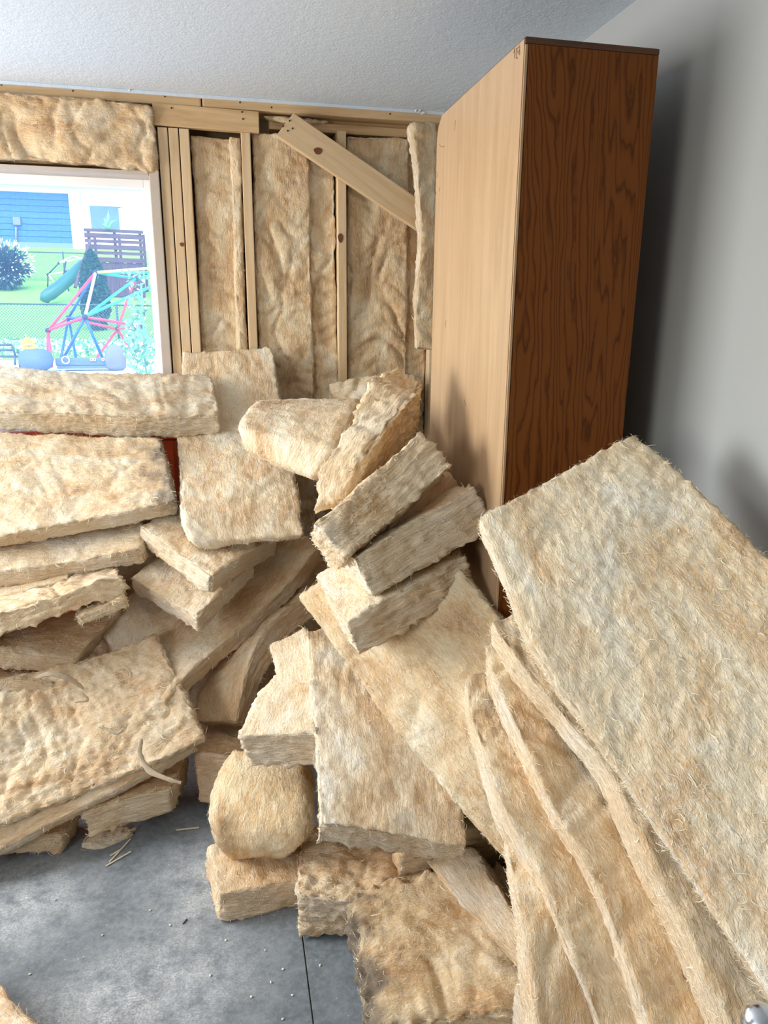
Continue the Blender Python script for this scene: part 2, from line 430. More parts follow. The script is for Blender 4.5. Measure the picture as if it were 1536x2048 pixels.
# window
w1 = tag(empty('window_1', (WX1, BACK+.06, WZ0)), kind='structure')
FX1, FZ1 = -0.246, 2.155
box('jamb', (FX1-.018, BACK-.012, WZ0), (-.2265, BACK+.13, FZ1+.004), M_JAMB, w1, .003)
box('head_jamb', (WX0+.01, BACK-.012, FZ1-.016), (FX1-.018, BACK+.13, FZ1), M_JAMB, w1, .002)
box('jamb', (WX0+.008, BACK-.012, WZ0), (WX0+.026, BACK+.13, FZ1), M_WHITE, w1, .002)
box('window_stool', (WX0+.01, BACK-.012, WZ0), (FX1-.018, BACK+.13, WZ0+.02), M_WHITE, w1, .002)
for a in (((FX1-.05, BACK+.085, WZ0+.02), (FX1-.018, BACK+.125, FZ1-.016)), ((WX0+.026, BACK+.085, WZ0+.02), (WX0+.06, BACK+.125, FZ1-.016)),
          ((WX0+.06, BACK+.085, FZ1-.05), (FX1-.05, BACK+.125, FZ1-.016)), ((WX0+.06, BACK+.085, WZ0+.02), (FX1-.05, BACK+.125, WZ0+.055))):
    box('sash', *a, M_VINYL, w1, .002)
def mat_glass():
    b = NB('dusty_window_glass'); t = b.t
    tr = b.n('ShaderNodeBsdfTransparent'); tr.inputs[0].default_value = (.93, .97, 1, 1)
    df = b.n('ShaderNodeBsdfTranslucent'); df.inputs[0].default_value = (.45, .70, 1.0, 1)
    gl = b.n('ShaderNodeBsdfGlossy'); gl.inputs['Roughness'].default_value = .02
    tc = b.n('ShaderNodeTexCoord').outputs['Object']
    vo = b.n('ShaderNodeTexVoronoi'); b.l(tc, vo.inputs['Vector']); vo.inputs['Scale'].default_value = 90
    sp = b.ramp(vo.outputs['Distance'], [(.05, (1, 1, 1, 1)), (.14, (0, 0, 0, 1))])
    n = b.noise(tc, 9, 4)
    fac = b.math('ADD', b.math('ADD', .06, b.math('MULTIPLY', n, .03)), b.math('MULTIPLY', sp, b.math('MULTIPLY', b.ramp(b.noise(tc, 35, 2), [(.5, (0, 0, 0, 1)), (.62, (1, 1, 1, 1))]), .22)))
    m1 = b.n('ShaderNodeMixShader'); b.l(fac, m1.inputs[0]); b.l(tr.outputs[0], m1.inputs[1]); b.l(df.outputs[0], m1.inputs[2])
    m2 = b.n('ShaderNodeMixShader'); m2.inputs[0].default_value = .025; b.l(m1.outputs[0], m2.inputs[1]); b.l(gl.outputs[0], m2.inputs[2])
    b.l(m2.outputs[0], b.out.inputs['Surface'])
    return b.m
box('pane', (WX0+.06, BACK+.102, WZ0+.055), (FX1-.05, BACK+.106, FZ1-.05), mat_glass(), w1)
# foam squeezed out beside the jamb
for (px, py, s) in ((307, 395, .011), (309, 448, .016), (310, 470, .013), (306, 372, .008)):
    c = Y(px, py, BACK-.004); v, f = [], []
    bm = bmesh.new(); bmesh.ops.create_icosphere(bm, subdivisions=2, radius=1)
    for q in bm.verts:
        k = 1+.35*float(pn(q.co.x*2+px, q.co.y*2, q.co.z*2)); q.co = Vector((q.co.x*s*.7*k, q.co.y*.008*k, q.co.z*s*k))
    me = bpy.data.meshes.new('foam_bead'); bm.to_mesh(me); bm.free()
    for pl in me.polygons: pl.use_smooth = True
    o = link('foam_bead', me, M_FOAM); o.location = c; attach(o, w1)

# diagonal brace
br = empty('brace_board', Y(575, 250, BACK-.02))
tag(br, 'diagonal pine brace board with a dark knot nailed across the studs', 'board')
b0, b1 = Y(560, 244, BACK-.022), Y(905, 478, BACK-.022)
bo = board('plank', b0, b1, .036, .108, M_PINE, br, (0.56, 0, .83))
# trim the upper corner of the plank as in the photo
me = bo.data; L = (Vector(b1)-Vector(b0)).length
for v in me.vertices:
    if v.co.x < -L/2+.02 and v.co.z > 0: v.co.x += .03
    if v.co.x < -L/2+.02 and v.co.z < -.02: v.co.x += .012
YB = BACK-.0405
nails(br, [Y(579, 241.5, YB), Y(566, 252.5, YB), Y(585, 257, YB), Y(575.5, 261.5, YB)], .0036)
def knot(px, py, y, rx, rz, parent):
    c = Y(px, py, y); v = [(c[0]+rx*math.cos(a)*(1+.15*math.sin(3*a)), c[1]-.0012, c[2]+rz*math.sin(a)) for a in np.linspace(0, 6.283, 15)[:-1]]
    n = len(v); v += [(p[0], p[1]+.003, p[2]) for p in v]
    f = [tuple(range(n-1, -1, -1))]+[(i, (i+1) % n, n+(i+1) % n, n+i) for i in range(n)]
    o = pyd('knot', v, f, M_KNOT); attach(o, parent)
knot(636, 302, YB, .017, .013, br)
knot(681, 476, BACK-.0005, .011, .019, wb); knot(364, 489, BACK-.0005, .009, .008, wb)

# ------------------------------------------------------------------ glass wool batts
def catmull(pts, ts, t):
    pts = np.asarray(pts); k = len(pts)
    if k == 2:
        u = (t-ts[0])/(ts[1]-ts[0]); return pts[0]+(pts[1]-pts[0])*u[:, None]
    m = np.zeros_like(pts)
    for i in range(k):
        a, c = max(i-1, 0), min(i+1, k-1); m[i] = (pts[c]-pts[a])/(ts[c]-ts[a])
    i = np.clip(np.searchsorted(ts, t, side='right')-1, 0, k-2)
    h = ts[i+1]-ts[i]; u = (t-ts[i])/h
    h00, h10, h01, h11 = 2*u**3-3*u**2+1, u**3-2*u**2+u, -2*u**3+3*u**2, u**3-u**2
    return h00[:, None]*pts[i]+(h10*h)[:, None]*m[i]+h01[:, None]*pts[i+1]+(h11*h)[:, None]*m[i+1]

GROUP = 'loose glass wool insulation batts in the pile'
_seed = [0]
def batt(label, stations, t, tint=(1, 1, 1), r=.012, lump=1.0, crease=1.0, fine=1.0, torn=1.0, step=.0085, ref=.4, flip=False,
         swap=False, dirt=None, fib=620, curl=70, group=GROUP, name='insulation_batt', sag=0.0, wob=1.0, waist=0.0):
    """a slab whose visible face runs through the stations (A edge, B edge); its thickness t goes away from the viewer"""
    _seed[0] += 1; sd = _seed[0]*17.31
    R = np.random.default_rng(1000+_seed[0])
    A = np.array([s[0] for s in stations], float); B = np.array([s[1] for s in stations], float)
    mid = (A+B)/2; seg = np.linalg.norm(np.diff(mid, axis=0), axis=1); ts = np.concatenate([[0], np.cumsum(seg)])
    L = ts[-1]; Wd = float(np.mean(np.linalg.norm(B-A, axis=1)))
    ni, nj, nk = max(6, int(L/step)), max(5, int(Wd/step)), max(6, int(t/.006))
    tt = np.linspace(0, L, ni+1)
    a_, b_ = catmull(A, ts, tt), catmull(B, ts, tt)
    du = np.gradient((a_+b_)/2, axis=0); du /= np.linalg.norm(du, axis=1)[:, None]
    dv = b_-a_; dv /= np.linalg.norm(dv, axis=1)[:, None]
    n = np.cross(du, dv); n /= np.linalg.norm(n, axis=1)[:, None]
    k = int(ref*ni); s = np.sign(np.dot(n[k], CAMP-(a_[k]+b_[k])/2)) * (-1 if flip else 1)
    n = n*s
    # smooth the normals along the slab so that bends stay soft
    for _ in range(6):
        n2 = n.copy(); n2[1:-1] = (n[:-2]+n[1:-1]*2+n[2:])/4; n = n2/np.linalg.norm(n2, axis=1)[:, None]
    I, J, K = np.meshgrid(np.arange(ni+1), np.arange(nj+1), np.arange(nk+1), indexing='ij')
    surf = (I == 0) | (I == ni) | (J == 0) | (J == nj) | (K == 0) | (K == nk)
    idx = -np.ones(I.shape, int); idx[surf] = np.arange(surf.sum())
    i, j, kk = I[surf], J[surf], K[surf]
    p = np.stack([i/ni*L, j/nj*Wd, kk/nk*t], 1); dim = np.array([L, Wd, t])
    rr = min(r, t*.48, Wd*.45)
    q = np.clip(p, rr, dim-rr); d = p-q; dl = np.linalg.norm(d, axis=1)[:, None]; d = d/np.maximum(dl, 1e-9)
    pr = q+d*rr
    # outward displacement, all from the position on the slab
    a, b, c = p.T
    side = 1-np.abs(d[:, 2])**2
    wx, wy = .15*pn(a*4+sd, b*4, c*4), .15*pn(a*4, b*4+sd, c*4+9)
    h = lump*(1-.45*side)*(.011*pn(a*3.2+sd, b*3.2, c*3)+.007*pn(a*8+wx*4, b*8+sd, c*8)+.004*pn(a*19, b*19+sd, c*19))
    cr = (1-np.abs(pn(a*4.5+wx*6+sd, b*4.5+wy*6, c*4)))**7
    cr2 = (1-np.abs(pn(a*11+wx*9, b*7+wy*9+sd, c*9)))**8
    h -= crease*(.009*cr*np.clip(.2+pn(a*2.5, b*2.5, sd)*2, 0, 1)+.0045*cr2)*(1-.8*side)
    h += fine*(.0026*pn(a*48+sd, b*48, c*48)+.0020*pn(a*95, b*95+sd, c*95)+.0016*pn(a*30+sd, b*150, c*150))
    lay = c*95+2.2*pn(a*5+sd, b*5, c*6)
    h += torn*side*(.0020*pn(a*9+sd, b*9, lay)+.0014*pn(a*30, b*30, lay*1.9+sd)-.0032*(1-np.abs(pn(a*4, b*4+sd, lay*.55)))**6)
    endm = np.abs(d[:, 0])
    rim = 1-np.max(np.abs(d), axis=1)
    h += torn*rim*(.030*pn(a*26+sd, b*26, c*26)+.022*pn(a*60, b*60+sd, c*60))
    h += torn*endm*(.006*pn(a*3, b*14+sd, c*14)+.004*pn(a*3, b*34, c*30+sd))
    pr = pr+d*h[:, None]
    if waist: pr[:, 1] += waist*np.sin(math.pi*pr[:, 0]/L)*(pr[:, 1]/Wd-.5)*-1
    fi = np.clip(pr[:, 0]/L, -.06, 1.06)*ni
    i0 = np.clip(np.floor(fi).astype(int), 0, ni-1); fr = (fi-i0)[:, None]
    a3 = a_[i0]+(a_[i0+1]-a_[i0])*fr; b3 = b_[i0]+(b_[i0+1]-b_[i0])*fr; n3 = n[i0]+(n[i0+1]-n[i0])*fr
    wv = (pr[:, 1]/Wd)[:, None]
    # edges wander a little
    co = a3+(b3-a3)*wv-n3*pr[:, 2][:, None]
    co += wob*.007*np.stack([pn(a*2.3+sd, b*2.3, 1.5), pn(a*2.3, b*2.3+sd, 7.7), pn(a*2.3, b*2.3, 3.1+sd)], 1)
    if sag: co[:, 2] -= sag*np.sin(np.pi*np.clip(a/L, 0, 1))
    faces, uvs, mats = [], [], []
    def patch(g, ua, ub, mi, rev):
        q0, q1, q2, q3 = g[:-1, :-1], g[1:, :-1], g[1:, 1:], g[:-1, 1:]
        fs = np.stack([q0, q1, q2, q3] if not rev else [q0, q3, q2, q1], -1).reshape(-1, 4)
        faces.append(fs); mats.append(np.full(len(fs), mi))
        uvs.append(np.stack([ua[fs], ub[fs]], -1))
    fm, em = (1, 0) if swap else (0, 1)
    flipw = s < 0
    patch(idx[:, :, 0], a, b, fm, flipw); patch(idx[:, :, nk], a, b+3.3, fm, not flipw)
    patch(idx[:, 0, :], a, c+5.1, em, not flipw); patch(idx[:, nj, :], a, c+8.7, em, flipw)
    patch(idx[0, :, :], b+2.2, c+1.3, em, flipw); patch(idx[ni, :, :], b+6.2, c+4.4, em, not flipw)
    fs = np.concatenate(faces); uv = np.concatenate(uvs).reshape(-1, 2); mi = np.concatenate(mats)
    me = bpy.data.meshes.new('batt')
    me.vertices.add(len(co)); 
    org = np.array([co[:, 0].mean(), co[:, 1].mean(), co[:, 2].min()])
    me.vertices.foreach_set('co', (co-org).ravel())
    me.loops.add(fs.size); me.loops.foreach_set('vertex_index', fs.ravel().astype(np.int32))
    me.polygons.add(len(fs)); me.polygons.foreach_set('loop_start', (np.arange(len(fs))*4).astype(np.int32))
    me.polygons.foreach_set('material_index', mi.astype(np.int32)); me.polygons.foreach_set('use_smooth', np.ones(len(fs), bool))
    ul = me.uv_layers.new(name='UVMap'); ul.data.foreach_set('uv', uv.ravel().astype(np.float32))
    da = me.attributes.new('dirt', 'FLOAT', 'POINT')
    dv_ = np.zeros(len(co))
    if dirt:
        e0, reach, amt = dirt
        dd = (a if e0 == 0 else L-a)
        dv_ = np.clip((1-dd/reach)*1.3+.9*pn(a*14, b*14, c*14+sd)+.5*pn(a*40, b*40, c*40)-.25, 0, 1)*amt
    da.data.foreach_set('value', dv_.astype(np.float32))
    me.update(); me.validate()
    root = empty(name, org); tag(root, label, 'insulation batt', group)
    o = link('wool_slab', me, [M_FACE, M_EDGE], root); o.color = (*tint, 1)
    # stray fibres and curls
    nf = int(fib*7*np.clip(L*Wd/.35, .3, 1.6))
    if nf:
        wgt = 1+3*(1-np.abs(d[:, 2]))+.6*(kk == 0); wgt = wgt*(kk < nk); wgt /= wgt.sum()
        nb = int(curl)
        pick = R.choice(len(co), nf+nb, p=wgt)
        base = co[pick]-org
        nw = (d[pick, 0:1]*du[np.clip(i[pick], 0, ni)]+d[pick, 1:2]*dv[np.clip(i[pick], 0, ni)]-d[pick, 2:3]*n[np.clip(i[pick], 0, ni)])
        nw /= np.linalg.norm(nw, axis=1)[:, None]+1e-9
        rd = R.normal(size=(nf+nb, 3)); tg = rd-nw*np.sum(rd*nw, 1)[:, None]; tg /= np.linalg.norm(tg, axis=1)[:, None]
        tg2 = np.cross(nw, tg)
        big = np.arange(nf+nb) >= nf
        ln = np.where(big, R.uniform(.012, .040, nf+nb), R.uniform(.006, .026, nf+nb))
        wd = np.where(big, R.uniform(.0010, .0022, nf+nb), R.uniform(.0004, .0011, nf+nb))
        lift = np.where(big, R.uniform(.10, .35, nf+nb), R.uniform(.05, .75, nf+nb)**1.3)
        bend = R.uniform(-2.6, 2.6, nf+nb)
        S = 4; vv = np.zeros((nf+nb, S, 2, 3)); cur = base-nw*.0015+nw*np.where(big, .001, 0)[:, None]; ang = np.zeros(nf+nb)
        for sgi in range(S):
            dr = tg*np.cos(ang)[:, None]+tg2*np.sin(ang)[:, None]
            li = lift*(1-1.5*sgi/S)
            sdv = np.cross(dr, nw)
            wt = wd*(1-.75*abs(sgi/(S-1)-.35))
            vv[:, sgi, 0] = cur+sdv*wt[:, None]*.5; vv[:, sgi, 1] = cur-sdv*wt[:, None]*.5+nw*wt[:, None]*.5
            cur = cur+(dr+nw*li[:, None])*(ln/S)[:, None]; ang = ang+bend/S
        nv = nf+nb; base_i = (np.arange(nv)*S*2)[:, None]+np.arange(S-1)[None]*2
        q4 = np.stack([base_i, base_i+1, base_i+3, base_i+2], -1).reshape(-1, 4)
        mf = bpy.data.meshes.new('fibres'); mf.vertices.add(nv*S*2); mf.vertices.foreach_set('co', vv.reshape(-1))
        mf.loops.add(q4.size); mf.loops.foreach_set('vertex_index', q4.ravel().astype(np.int32))
        mf.polygons.add(len(q4)); mf.polygons.foreach_set('loop_start', (np.arange(len(q4))*4).astype(np.int32))
        mf.update(); fo = link('loose_fibres', mf, M_FIB, root); fo['kind'] = 'stuff'
    return root

def strip(root, pts, w, name='torn_strand', mat=None):
    """a flat curling shred of wool hanging from a batt"""
    pts = np.array(pts); k = np.arange(len(pts)); tq = np.linspace(0, len(pts)-1, 40)
    c = catmull(pts, k.astype(float), tq); n = len(c)
    tg = np.gradient(c, axis=0); tg /= np.linalg.norm(tg, axis=1)[:, None]
    vd = CAMP-c; sd = np.cross(tg, vd); sd /= np.linalg.norm(sd, axis=1)[:, None]; nr = np.cross(sd, tg)
    prof = w*(.35+.65*np.sin(np.pi*np.linspace(.12, .93, n)))*(1+.35*pn(np.arange(n)*.3, 0.5, w*999))
    v, f = [], []
    for i in range(n):
        for ang in np.linspace(0, 6.283, 9)[:-1]:
            v.append(c[i]+sd[i]*math.cos(ang)*prof[i]+nr[i]*math.sin(ang)*prof[i]*.28)
    for i in range(n-1):
        for q in range(8): f.append((i*8+q, i*8+(q+1) % 8, (i+1)*8+(q+1) % 8, (i+1)*8+q))
    me_v = v
    o = pyd(name, me_v, f, mat or M_FIBW, None, True); attach(o, root)
    return o
M_FIBW = plain('wool_shred', (.80, .64, .44, 1), .95, .05, var=.2, scale=60, bump=.8)
T = lambda p, v: np.asarray(p)+np.asarray(v)

# --- batts still fitted in the wall
GW = 'insulation batts fitted between the wall studs'
yw = BACK+.012
def wallbatt(label, x0, x1, z0, z1, y=yw, t=.09, **kw):
    return batt(label, [(P(x0, y, z1), P(x1, y, z1)), (P(x0, y, z0), P(x1, y, z0))], t, group=GW, fib=120, curl=12, r=.012, ref=.5,
                name='wall_insulation', **{**dict(lump=.9, crease=2.3, tint=(.93, .90, .86), torn=.5), **kw})
wallbatt('narrow insulation batt in the stud bay right beside the window studs', -.098, .098, .60, 2.30, y=yw+.018)
wallbatt('thin insulation strip squeezed against the left of the second stud', .052, .094, .9, 2.30, y=yw-.008, t=.05, crease=1.2)
wallbatt('insulation batt in the middle stud bay left of the knotty stud', .140, .375, .55, 2.325, y=yw+.004)
wallbatt('narrow rumpled insulation strip along the left of the knotty stud', .352, .484, .55, 2.325, y=yw+.024, crease=3.2, lump=1.6)
wallbatt('insulation batt in the right stud bay under the diagonal brace', .528, .80, .60, 2.335, y=yw+.012)
wallbatt('rumpled insulation strip at the right end of the stud wall', .775, .895, .60, 2.34, y=yw+.035, crease=3)
batt('insulation strip hanging down beside the far edge of the tall cabinet', [(Y(822, 247, 3.12), Y(872, 243, 3.15)), (Y(834, 340, 3.10), Y(872, 340, 3.13)), (Y(842, 480, 3.11), Y(872, 480, 3.13)), (Y(832, 600, 3.12), Y(872, 600, 3.13)), (Y(832, 700, 3.14), Y(872, 700, 3.14))],
     .05, group=GW, name='wall_insulation', fib=60, curl=6, tint=(.98, .94, .90))
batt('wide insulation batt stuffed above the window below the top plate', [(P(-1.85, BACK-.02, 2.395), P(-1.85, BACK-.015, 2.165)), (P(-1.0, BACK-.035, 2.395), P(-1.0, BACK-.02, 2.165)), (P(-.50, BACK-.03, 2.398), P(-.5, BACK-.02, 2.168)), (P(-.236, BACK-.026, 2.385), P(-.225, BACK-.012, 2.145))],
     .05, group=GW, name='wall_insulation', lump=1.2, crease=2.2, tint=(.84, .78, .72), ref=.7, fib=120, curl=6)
batt('wisp of insulation bulging out under the top plate above the brace', [(Y(525, 232, BACK+.03), Y(530, 240, BACK+.03)), (Y(590, 232, BACK+.015), Y(590, 248, BACK+.015)), (Y(660, 238, BACK+.03), Y(655, 246, BACK+.03))],
     .04, group=GW, name='wall_insulation', r=.012, fib=20, curl=2, step=.006)
batt('slumped insulation batt at the foot of the right stud bay', [(Y(655, 770, 3.16), Y(660, 830, 3.05)), (Y(740, 748, 3.16), Y(745, 830, 3.02)), (Y(838, 745, 3.16), Y(838, 830, 3.05))], .10, group=GW, name='wall_insulation', lump=1.8, crease=2)

# --- left pile under the window
batt('white lit insulation batt lying along the window sill', [(Y(438, 832, 2.78), Y(424, 750, 3.05)), (Y(300, 832, 2.76), Y(290, 742, 3.04)), (Y(150, 828, 2.76), Y(140, 740, 3.04)), (Y(0, 820, 2.76), Y(-5, 730, 3.03)), (Y(-250, 812, 2.76), Y(-250, 725, 3.0))],
     .10, tint=(1.0, 1.0, 1.0), crease=1.0, fib=760, curl=40, ref=.3, r=.016)
batt('broad insulation batt with a grey soiled right end below the sill batt', [(Y(352, 1000, 2.46), Y(322, 872, 2.76)), (Y(180, 1036, 2.46), Y(160, 868, 2.78)), (Y(0, 1072, 2.46), Y(-10, 862, 2.78)), (Y(-260, 1120, 2.46), Y(-250, 860, 2.78))],
     .075, dirt=(0, .11, .75), tint=(.97, .95, .93), crease=.6, lump=.8)
wv = P(-.02, .42, .18)
batt('insulation batt directly beneath the soiled one, its end at a fold', [(q, T(q, wv)) for q in (Y(284, 1096, 2.43), Y(150, 1122, 2.43), Y(0, 1142, 2.43), Y(-260, 1175, 2.43))], .07, crease=.5, tint=(.96, .94, .92))
batt('shadowed insulation batt third down in the stack at the left edge', [(q, T(q, wv)) for q in (Y(135, 1158, 2.43), Y(60, 1176, 2.42), Y(-20, 1200, 2.42), Y(-260, 1230, 2.42))], .09, crease=.5, tint=(.95, .90, .84))
w5 = P(.03, .22, .05)
b5 = batt('crumpled torn insulation batt with a delaminated open end', [(Y(248, 1160, 2.30), Y(225, 1128, 2.48)), (Y(190, 1158, 2.28), Y(180, 1135, 2.48)), (Y(110, 1188, 2.26), Y(100, 1155, 2.46)), (Y(0, 1225, 2.26), Y(0, 1195, 2.46)), (Y(-220, 1275, 2.26), Y(-220, 1235, 2.46))],
     .075, lump=1.6, crease=2.6, torn=2.2, tint=(.97, .92, .86), swap=True)
batt('small torn wedge of insulation under the crumpled batt', [(Y(252, 1192, 2.26), Y(236, 1160, 2.42)), (Y(150, 1232, 2.26), Y(150, 1178, 2.42))], .05, lump=1.4, crease=2, torn=1.6, tint=(.95, .88, .8))
batt('flat insulation batt low in the left stack above the torn foreground batt', [(Y(150, 1318, 2.33), Y(245, 1214, 2.55)), (Y(60, 1306, 2.30), Y(120, 1225, 2.55)), (Y(-40, 1292, 2.3), Y(-40, 1240, 2.55)), (Y(-250, 1300, 2.3), Y(-250, 1240, 2.55))], .07, crease=.8, tint=(.98, .92, .86))
batt('lowest thin insulation batt of the left stack, edge showing', [(Y(110, 1362, 2.28), Y(130, 1330, 2.45)), (Y(0, 1352, 2.27), Y(0, 1322, 2.45)), (Y(-250, 1360, 2.27), Y(-250, 1322, 2.45))], .06, tint=(.98, .92, .86))
a8 = batt('large torn-faced insulation batt jutting from the left edge over the floor',
     [(Y(413, 1474, 2.10), Y(312, 1262, 2.38)), (Y(300, 1530, 2.06), Y(215, 1300, 2.36)), (Y(150, 1592, 2.02), Y(100, 1330, 2.33)), (Y(0, 1652, 1.97), Y(-20, 1356, 2.28)), (Y(-260, 1750, 1.9), Y(-260, 1420, 2.2))],
     .05, lump=1.4, crease=2.0, fine=2.0, tint=(1.0, .97, .93), fib=900, curl=110, ref=.4, step=.007, r=.015)
strip(a8, [Y(283, 1478, 2.065), Y(280, 1508, 2.05), Y(298, 1540, 2.02), Y(330, 1556, 2.0), Y(362, 1566, 1.99)], .0085)
strip(a8, [Y(75, 1355, 2.26), Y(95, 1348, 2.24), Y(125, 1352, 2.24), Y(150, 1365, 2.24), Y(168, 1378, 2.24)], .008)
strip(a8, [Y(130, 1382, 2.21), Y(160, 1386, 2.2), Y(175, 1400, 2.19), Y(150, 1405, 2.18)], .004)
strip(a8, [Y(225, 1345, 2.27), Y(250, 1335, 2.27), Y(262, 1352, 2.25), Y(240, 1362, 2.25)], .004)
strip(a8, [Y(205, 1455, 2.12), Y(235, 1465, 2.11), Y(248, 1456, 2.11)], .006)
batt('second insulation batt just under the torn one, edge dropping to lower left', [(Y(395, 1488, 2.12), Y(330, 1330, 2.40)), (Y(215, 1590, 2.03), Y(160, 1400, 2.33)), (Y(0, 1700, 1.95), Y(-20, 1500, 2.2)), (Y(-200, 1800, 1.9), Y(-200, 1560, 2.1))], .05, tint=(.97, .92, .86), crease=.6)
batt('short insulation batt with a layered cut end resting on the floor', [(Y(160, 1622, 2.02), Y(250, 1520, 2.28)), (Y(255, 1592, 2.05), Y(330, 1500, 2.30)), (Y(352, 1568, 2.09), Y(382, 1510, 2.28))], .10, torn=2.0, tint=(.95, .90, .82), r=.012)
batt('small insulation block on the floor near the left edge', [(Y(-60, 1668, 2.02), Y(-60, 1600, 2.2)), (Y(30, 1668, 2.02), Y(40, 1600, 2.2)), (Y(128, 1662, 2.04), Y(162, 1620, 2.16))], .075, tint=(.95, .88, .8), lump=1.2)
batt('ragged scrap of insulation on the floor beside the small block', [(Y(155, 1688, 2.04), Y(180, 1645, 2.12)), (Y(205, 1692, 2.03), Y(225, 1650, 2.12)), (Y(262, 1668, 2.07), Y(268, 1655, 2.10))], .035, lump=1.3, crease=2, torn=1.6, step=.006, r=.012, name='insulation_scrap', fib=60)
batt('pale pinkish insulation corner poking into the bottom left corner', [(Zp(-80, 1890, .11), Zp(-80, 1890, .11)+P(-.28, -.25, 0)), (Zp(100, 2055, .10), Zp(100, 2055, .10)+P(-.28, -.25, 0)), (Zp(200, 2150, .10), Zp(200, 2150, .10)+P(-.28, -.25, 0))], .095, tint=(1.0, .90, .84))

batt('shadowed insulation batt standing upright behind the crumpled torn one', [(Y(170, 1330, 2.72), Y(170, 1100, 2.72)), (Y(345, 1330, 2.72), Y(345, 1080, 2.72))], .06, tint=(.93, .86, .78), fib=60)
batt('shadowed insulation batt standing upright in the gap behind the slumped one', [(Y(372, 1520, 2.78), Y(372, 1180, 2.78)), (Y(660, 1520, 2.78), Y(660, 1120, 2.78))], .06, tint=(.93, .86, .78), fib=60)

# --- middle left
batt('insulation batt draped from the wall down over the stack beside the window',
     [(Y(366, 706, 3.16), Y(545, 694, 3.17)), (Y(362, 790, 3.05), Y(556, 778, 3.05)), (Y(356, 870, 2.83), Y(574, 860, 2.83)), (Y(356, 960, 2.56), Y(592, 945, 2.56)), (Y(362, 1030, 2.42), Y(602, 1015, 2.42)), (Y(382, 1085, 2.345), Y(610, 1066, 2.345)), (Y(404, 1104, 2.35), Y(608, 1080, 2.36))],
     .075, ref=.6, crease=.9, fib=800, curl=60, r=.012)
batt('upper of two short batts poking out beneath the draped batt', [(Y(426, 1152, 2.23), Y(274, 1048, 2.48)), (Y(515, 1094, 2.40), Y(274, 1048, 2.48)+(Y(515, 1094, 2.40)-Y(426, 1152, 2.23))), (Y(560, 1070, 2.5), Y(274, 1048, 2.48)+(Y(560, 1070, 2.5)-Y(426, 1152, 2.23)))], .085, crease=.6, r=.012)
batt('lower of two short batts poking out beneath the draped batt', [(Y(393, 1234, 2.20), Y(257, 1156, 2.44)), (Y(505, 1118, 2.44), Y(257, 1156, 2.44)+(Y(505, 1118, 2.44)-Y(393, 1234, 2.20)))], .075, crease=.6, tint=(1, .97, .95))
w4 = Y(233, 1218, 2.58)-Y(371, 1356, 2.25)
batt('long insulation batt running diagonally up from the torn foreground batt', [(q, T(q, w4)) for q in (Y(330, 1405, 2.18), Y(371, 1354, 2.25), Y(480, 1255, 2.38), Y(583, 1160, 2.5), Y(640, 1088, 2.6))], .085, crease=.7, tint=(.98, .93, .87))
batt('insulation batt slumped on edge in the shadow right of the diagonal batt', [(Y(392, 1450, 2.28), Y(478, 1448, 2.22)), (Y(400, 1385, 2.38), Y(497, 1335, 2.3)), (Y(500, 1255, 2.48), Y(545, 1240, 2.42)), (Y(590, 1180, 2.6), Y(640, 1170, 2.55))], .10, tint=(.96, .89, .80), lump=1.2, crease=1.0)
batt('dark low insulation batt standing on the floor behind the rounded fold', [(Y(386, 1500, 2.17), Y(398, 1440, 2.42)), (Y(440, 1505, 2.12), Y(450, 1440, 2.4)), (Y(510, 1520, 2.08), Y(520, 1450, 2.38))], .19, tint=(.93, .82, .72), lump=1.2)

# --- centre stack against the cabinet
c1 = batt('folded insulation batt with its smooth rounded bend facing the room',
     [(Y(512, 800, 2.62), Y(735, 792, 2.50)), (Y(492, 812, 2.42), Y(708, 820, 2.27)), (Y(470, 848, 2.27), Y(668, 893, 2.08)), (Y(480, 893, 2.27), Y(634, 956, 2.06)), (Y(505, 905, 2.42), Y(650, 962, 2.22)), (Y(525, 902, 2.55), Y(680, 950, 2.4))],
     .07, ref=.3, crease=.7, fib=700, curl=40, r=.03, lump=.7, torn=.5)
batt('upright torn insulation batt with a ragged lit edge and curled top', [(Y(628, 1020, 1.96), Y(690, 1010, 1.90)), (Y(636, 945, 1.98), Y(705, 950, 1.90)), (Y(682, 860, 2.02), Y(760, 872, 1.94)), (Y(716, 795, 2.06), Y(812, 812, 1.97)), (Y(752, 748, 2.10), Y(848, 778, 2.02)), (Y(786, 735, 2.16), Y(852, 760, 2.10))],
     .16, swap=True, torn=2.2, lump=1.8, crease=2.2, fine=2.4, fib=620, curl=90, tint=(1, .95, .88), r=.025)
batt('crushed insulation end in the shadow under the sawdust-strewn batt', [(Y(760, 1050, 1.84), Y(895, 940, 1.92)), (T(Y(760, 1050, 1.84), (.02, .3, -.05)), T(Y(895, 940, 1.92), (.0, .3, -.05)))], .11, tint=(.95, .82, .74), lump=1.5, crease=1.5)
c3A, c3B = Y(623, 1046, 1.75), Y(842, 858, 1.84)
c3L = P(.03, .30, -.15)
c3 = batt('insulation batt with sawdust on its grey cut end, tilted on the stack', [(c3A, c3B), (T(c3A, c3L), T(c3B, c3L))], .125, torn=1.8, tint=(.97, .95, .92), lump=1.0, r=.010, fib=800, curl=60, ref=.2, wob=1.4, step=.007, flip=True)
c4A, c4B = Y(706, 1116, 1.70), Y(950, 970, 1.79); c4L = Y(634, 1092, 2.12)-c4A
batt('thick insulation batt with a clean layered end, second under the tilted one', [(c4A, c4B), (T(c4A, c4L), T(c4B, c4L))], .125, torn=1.4, r=.009, crease=.7, ref=.2)
c5A, c5B = Y(690, 1246, 1.66), Y(936, 1112, 1.76); c5L = Y(632, 1150, 1.98)-c5A
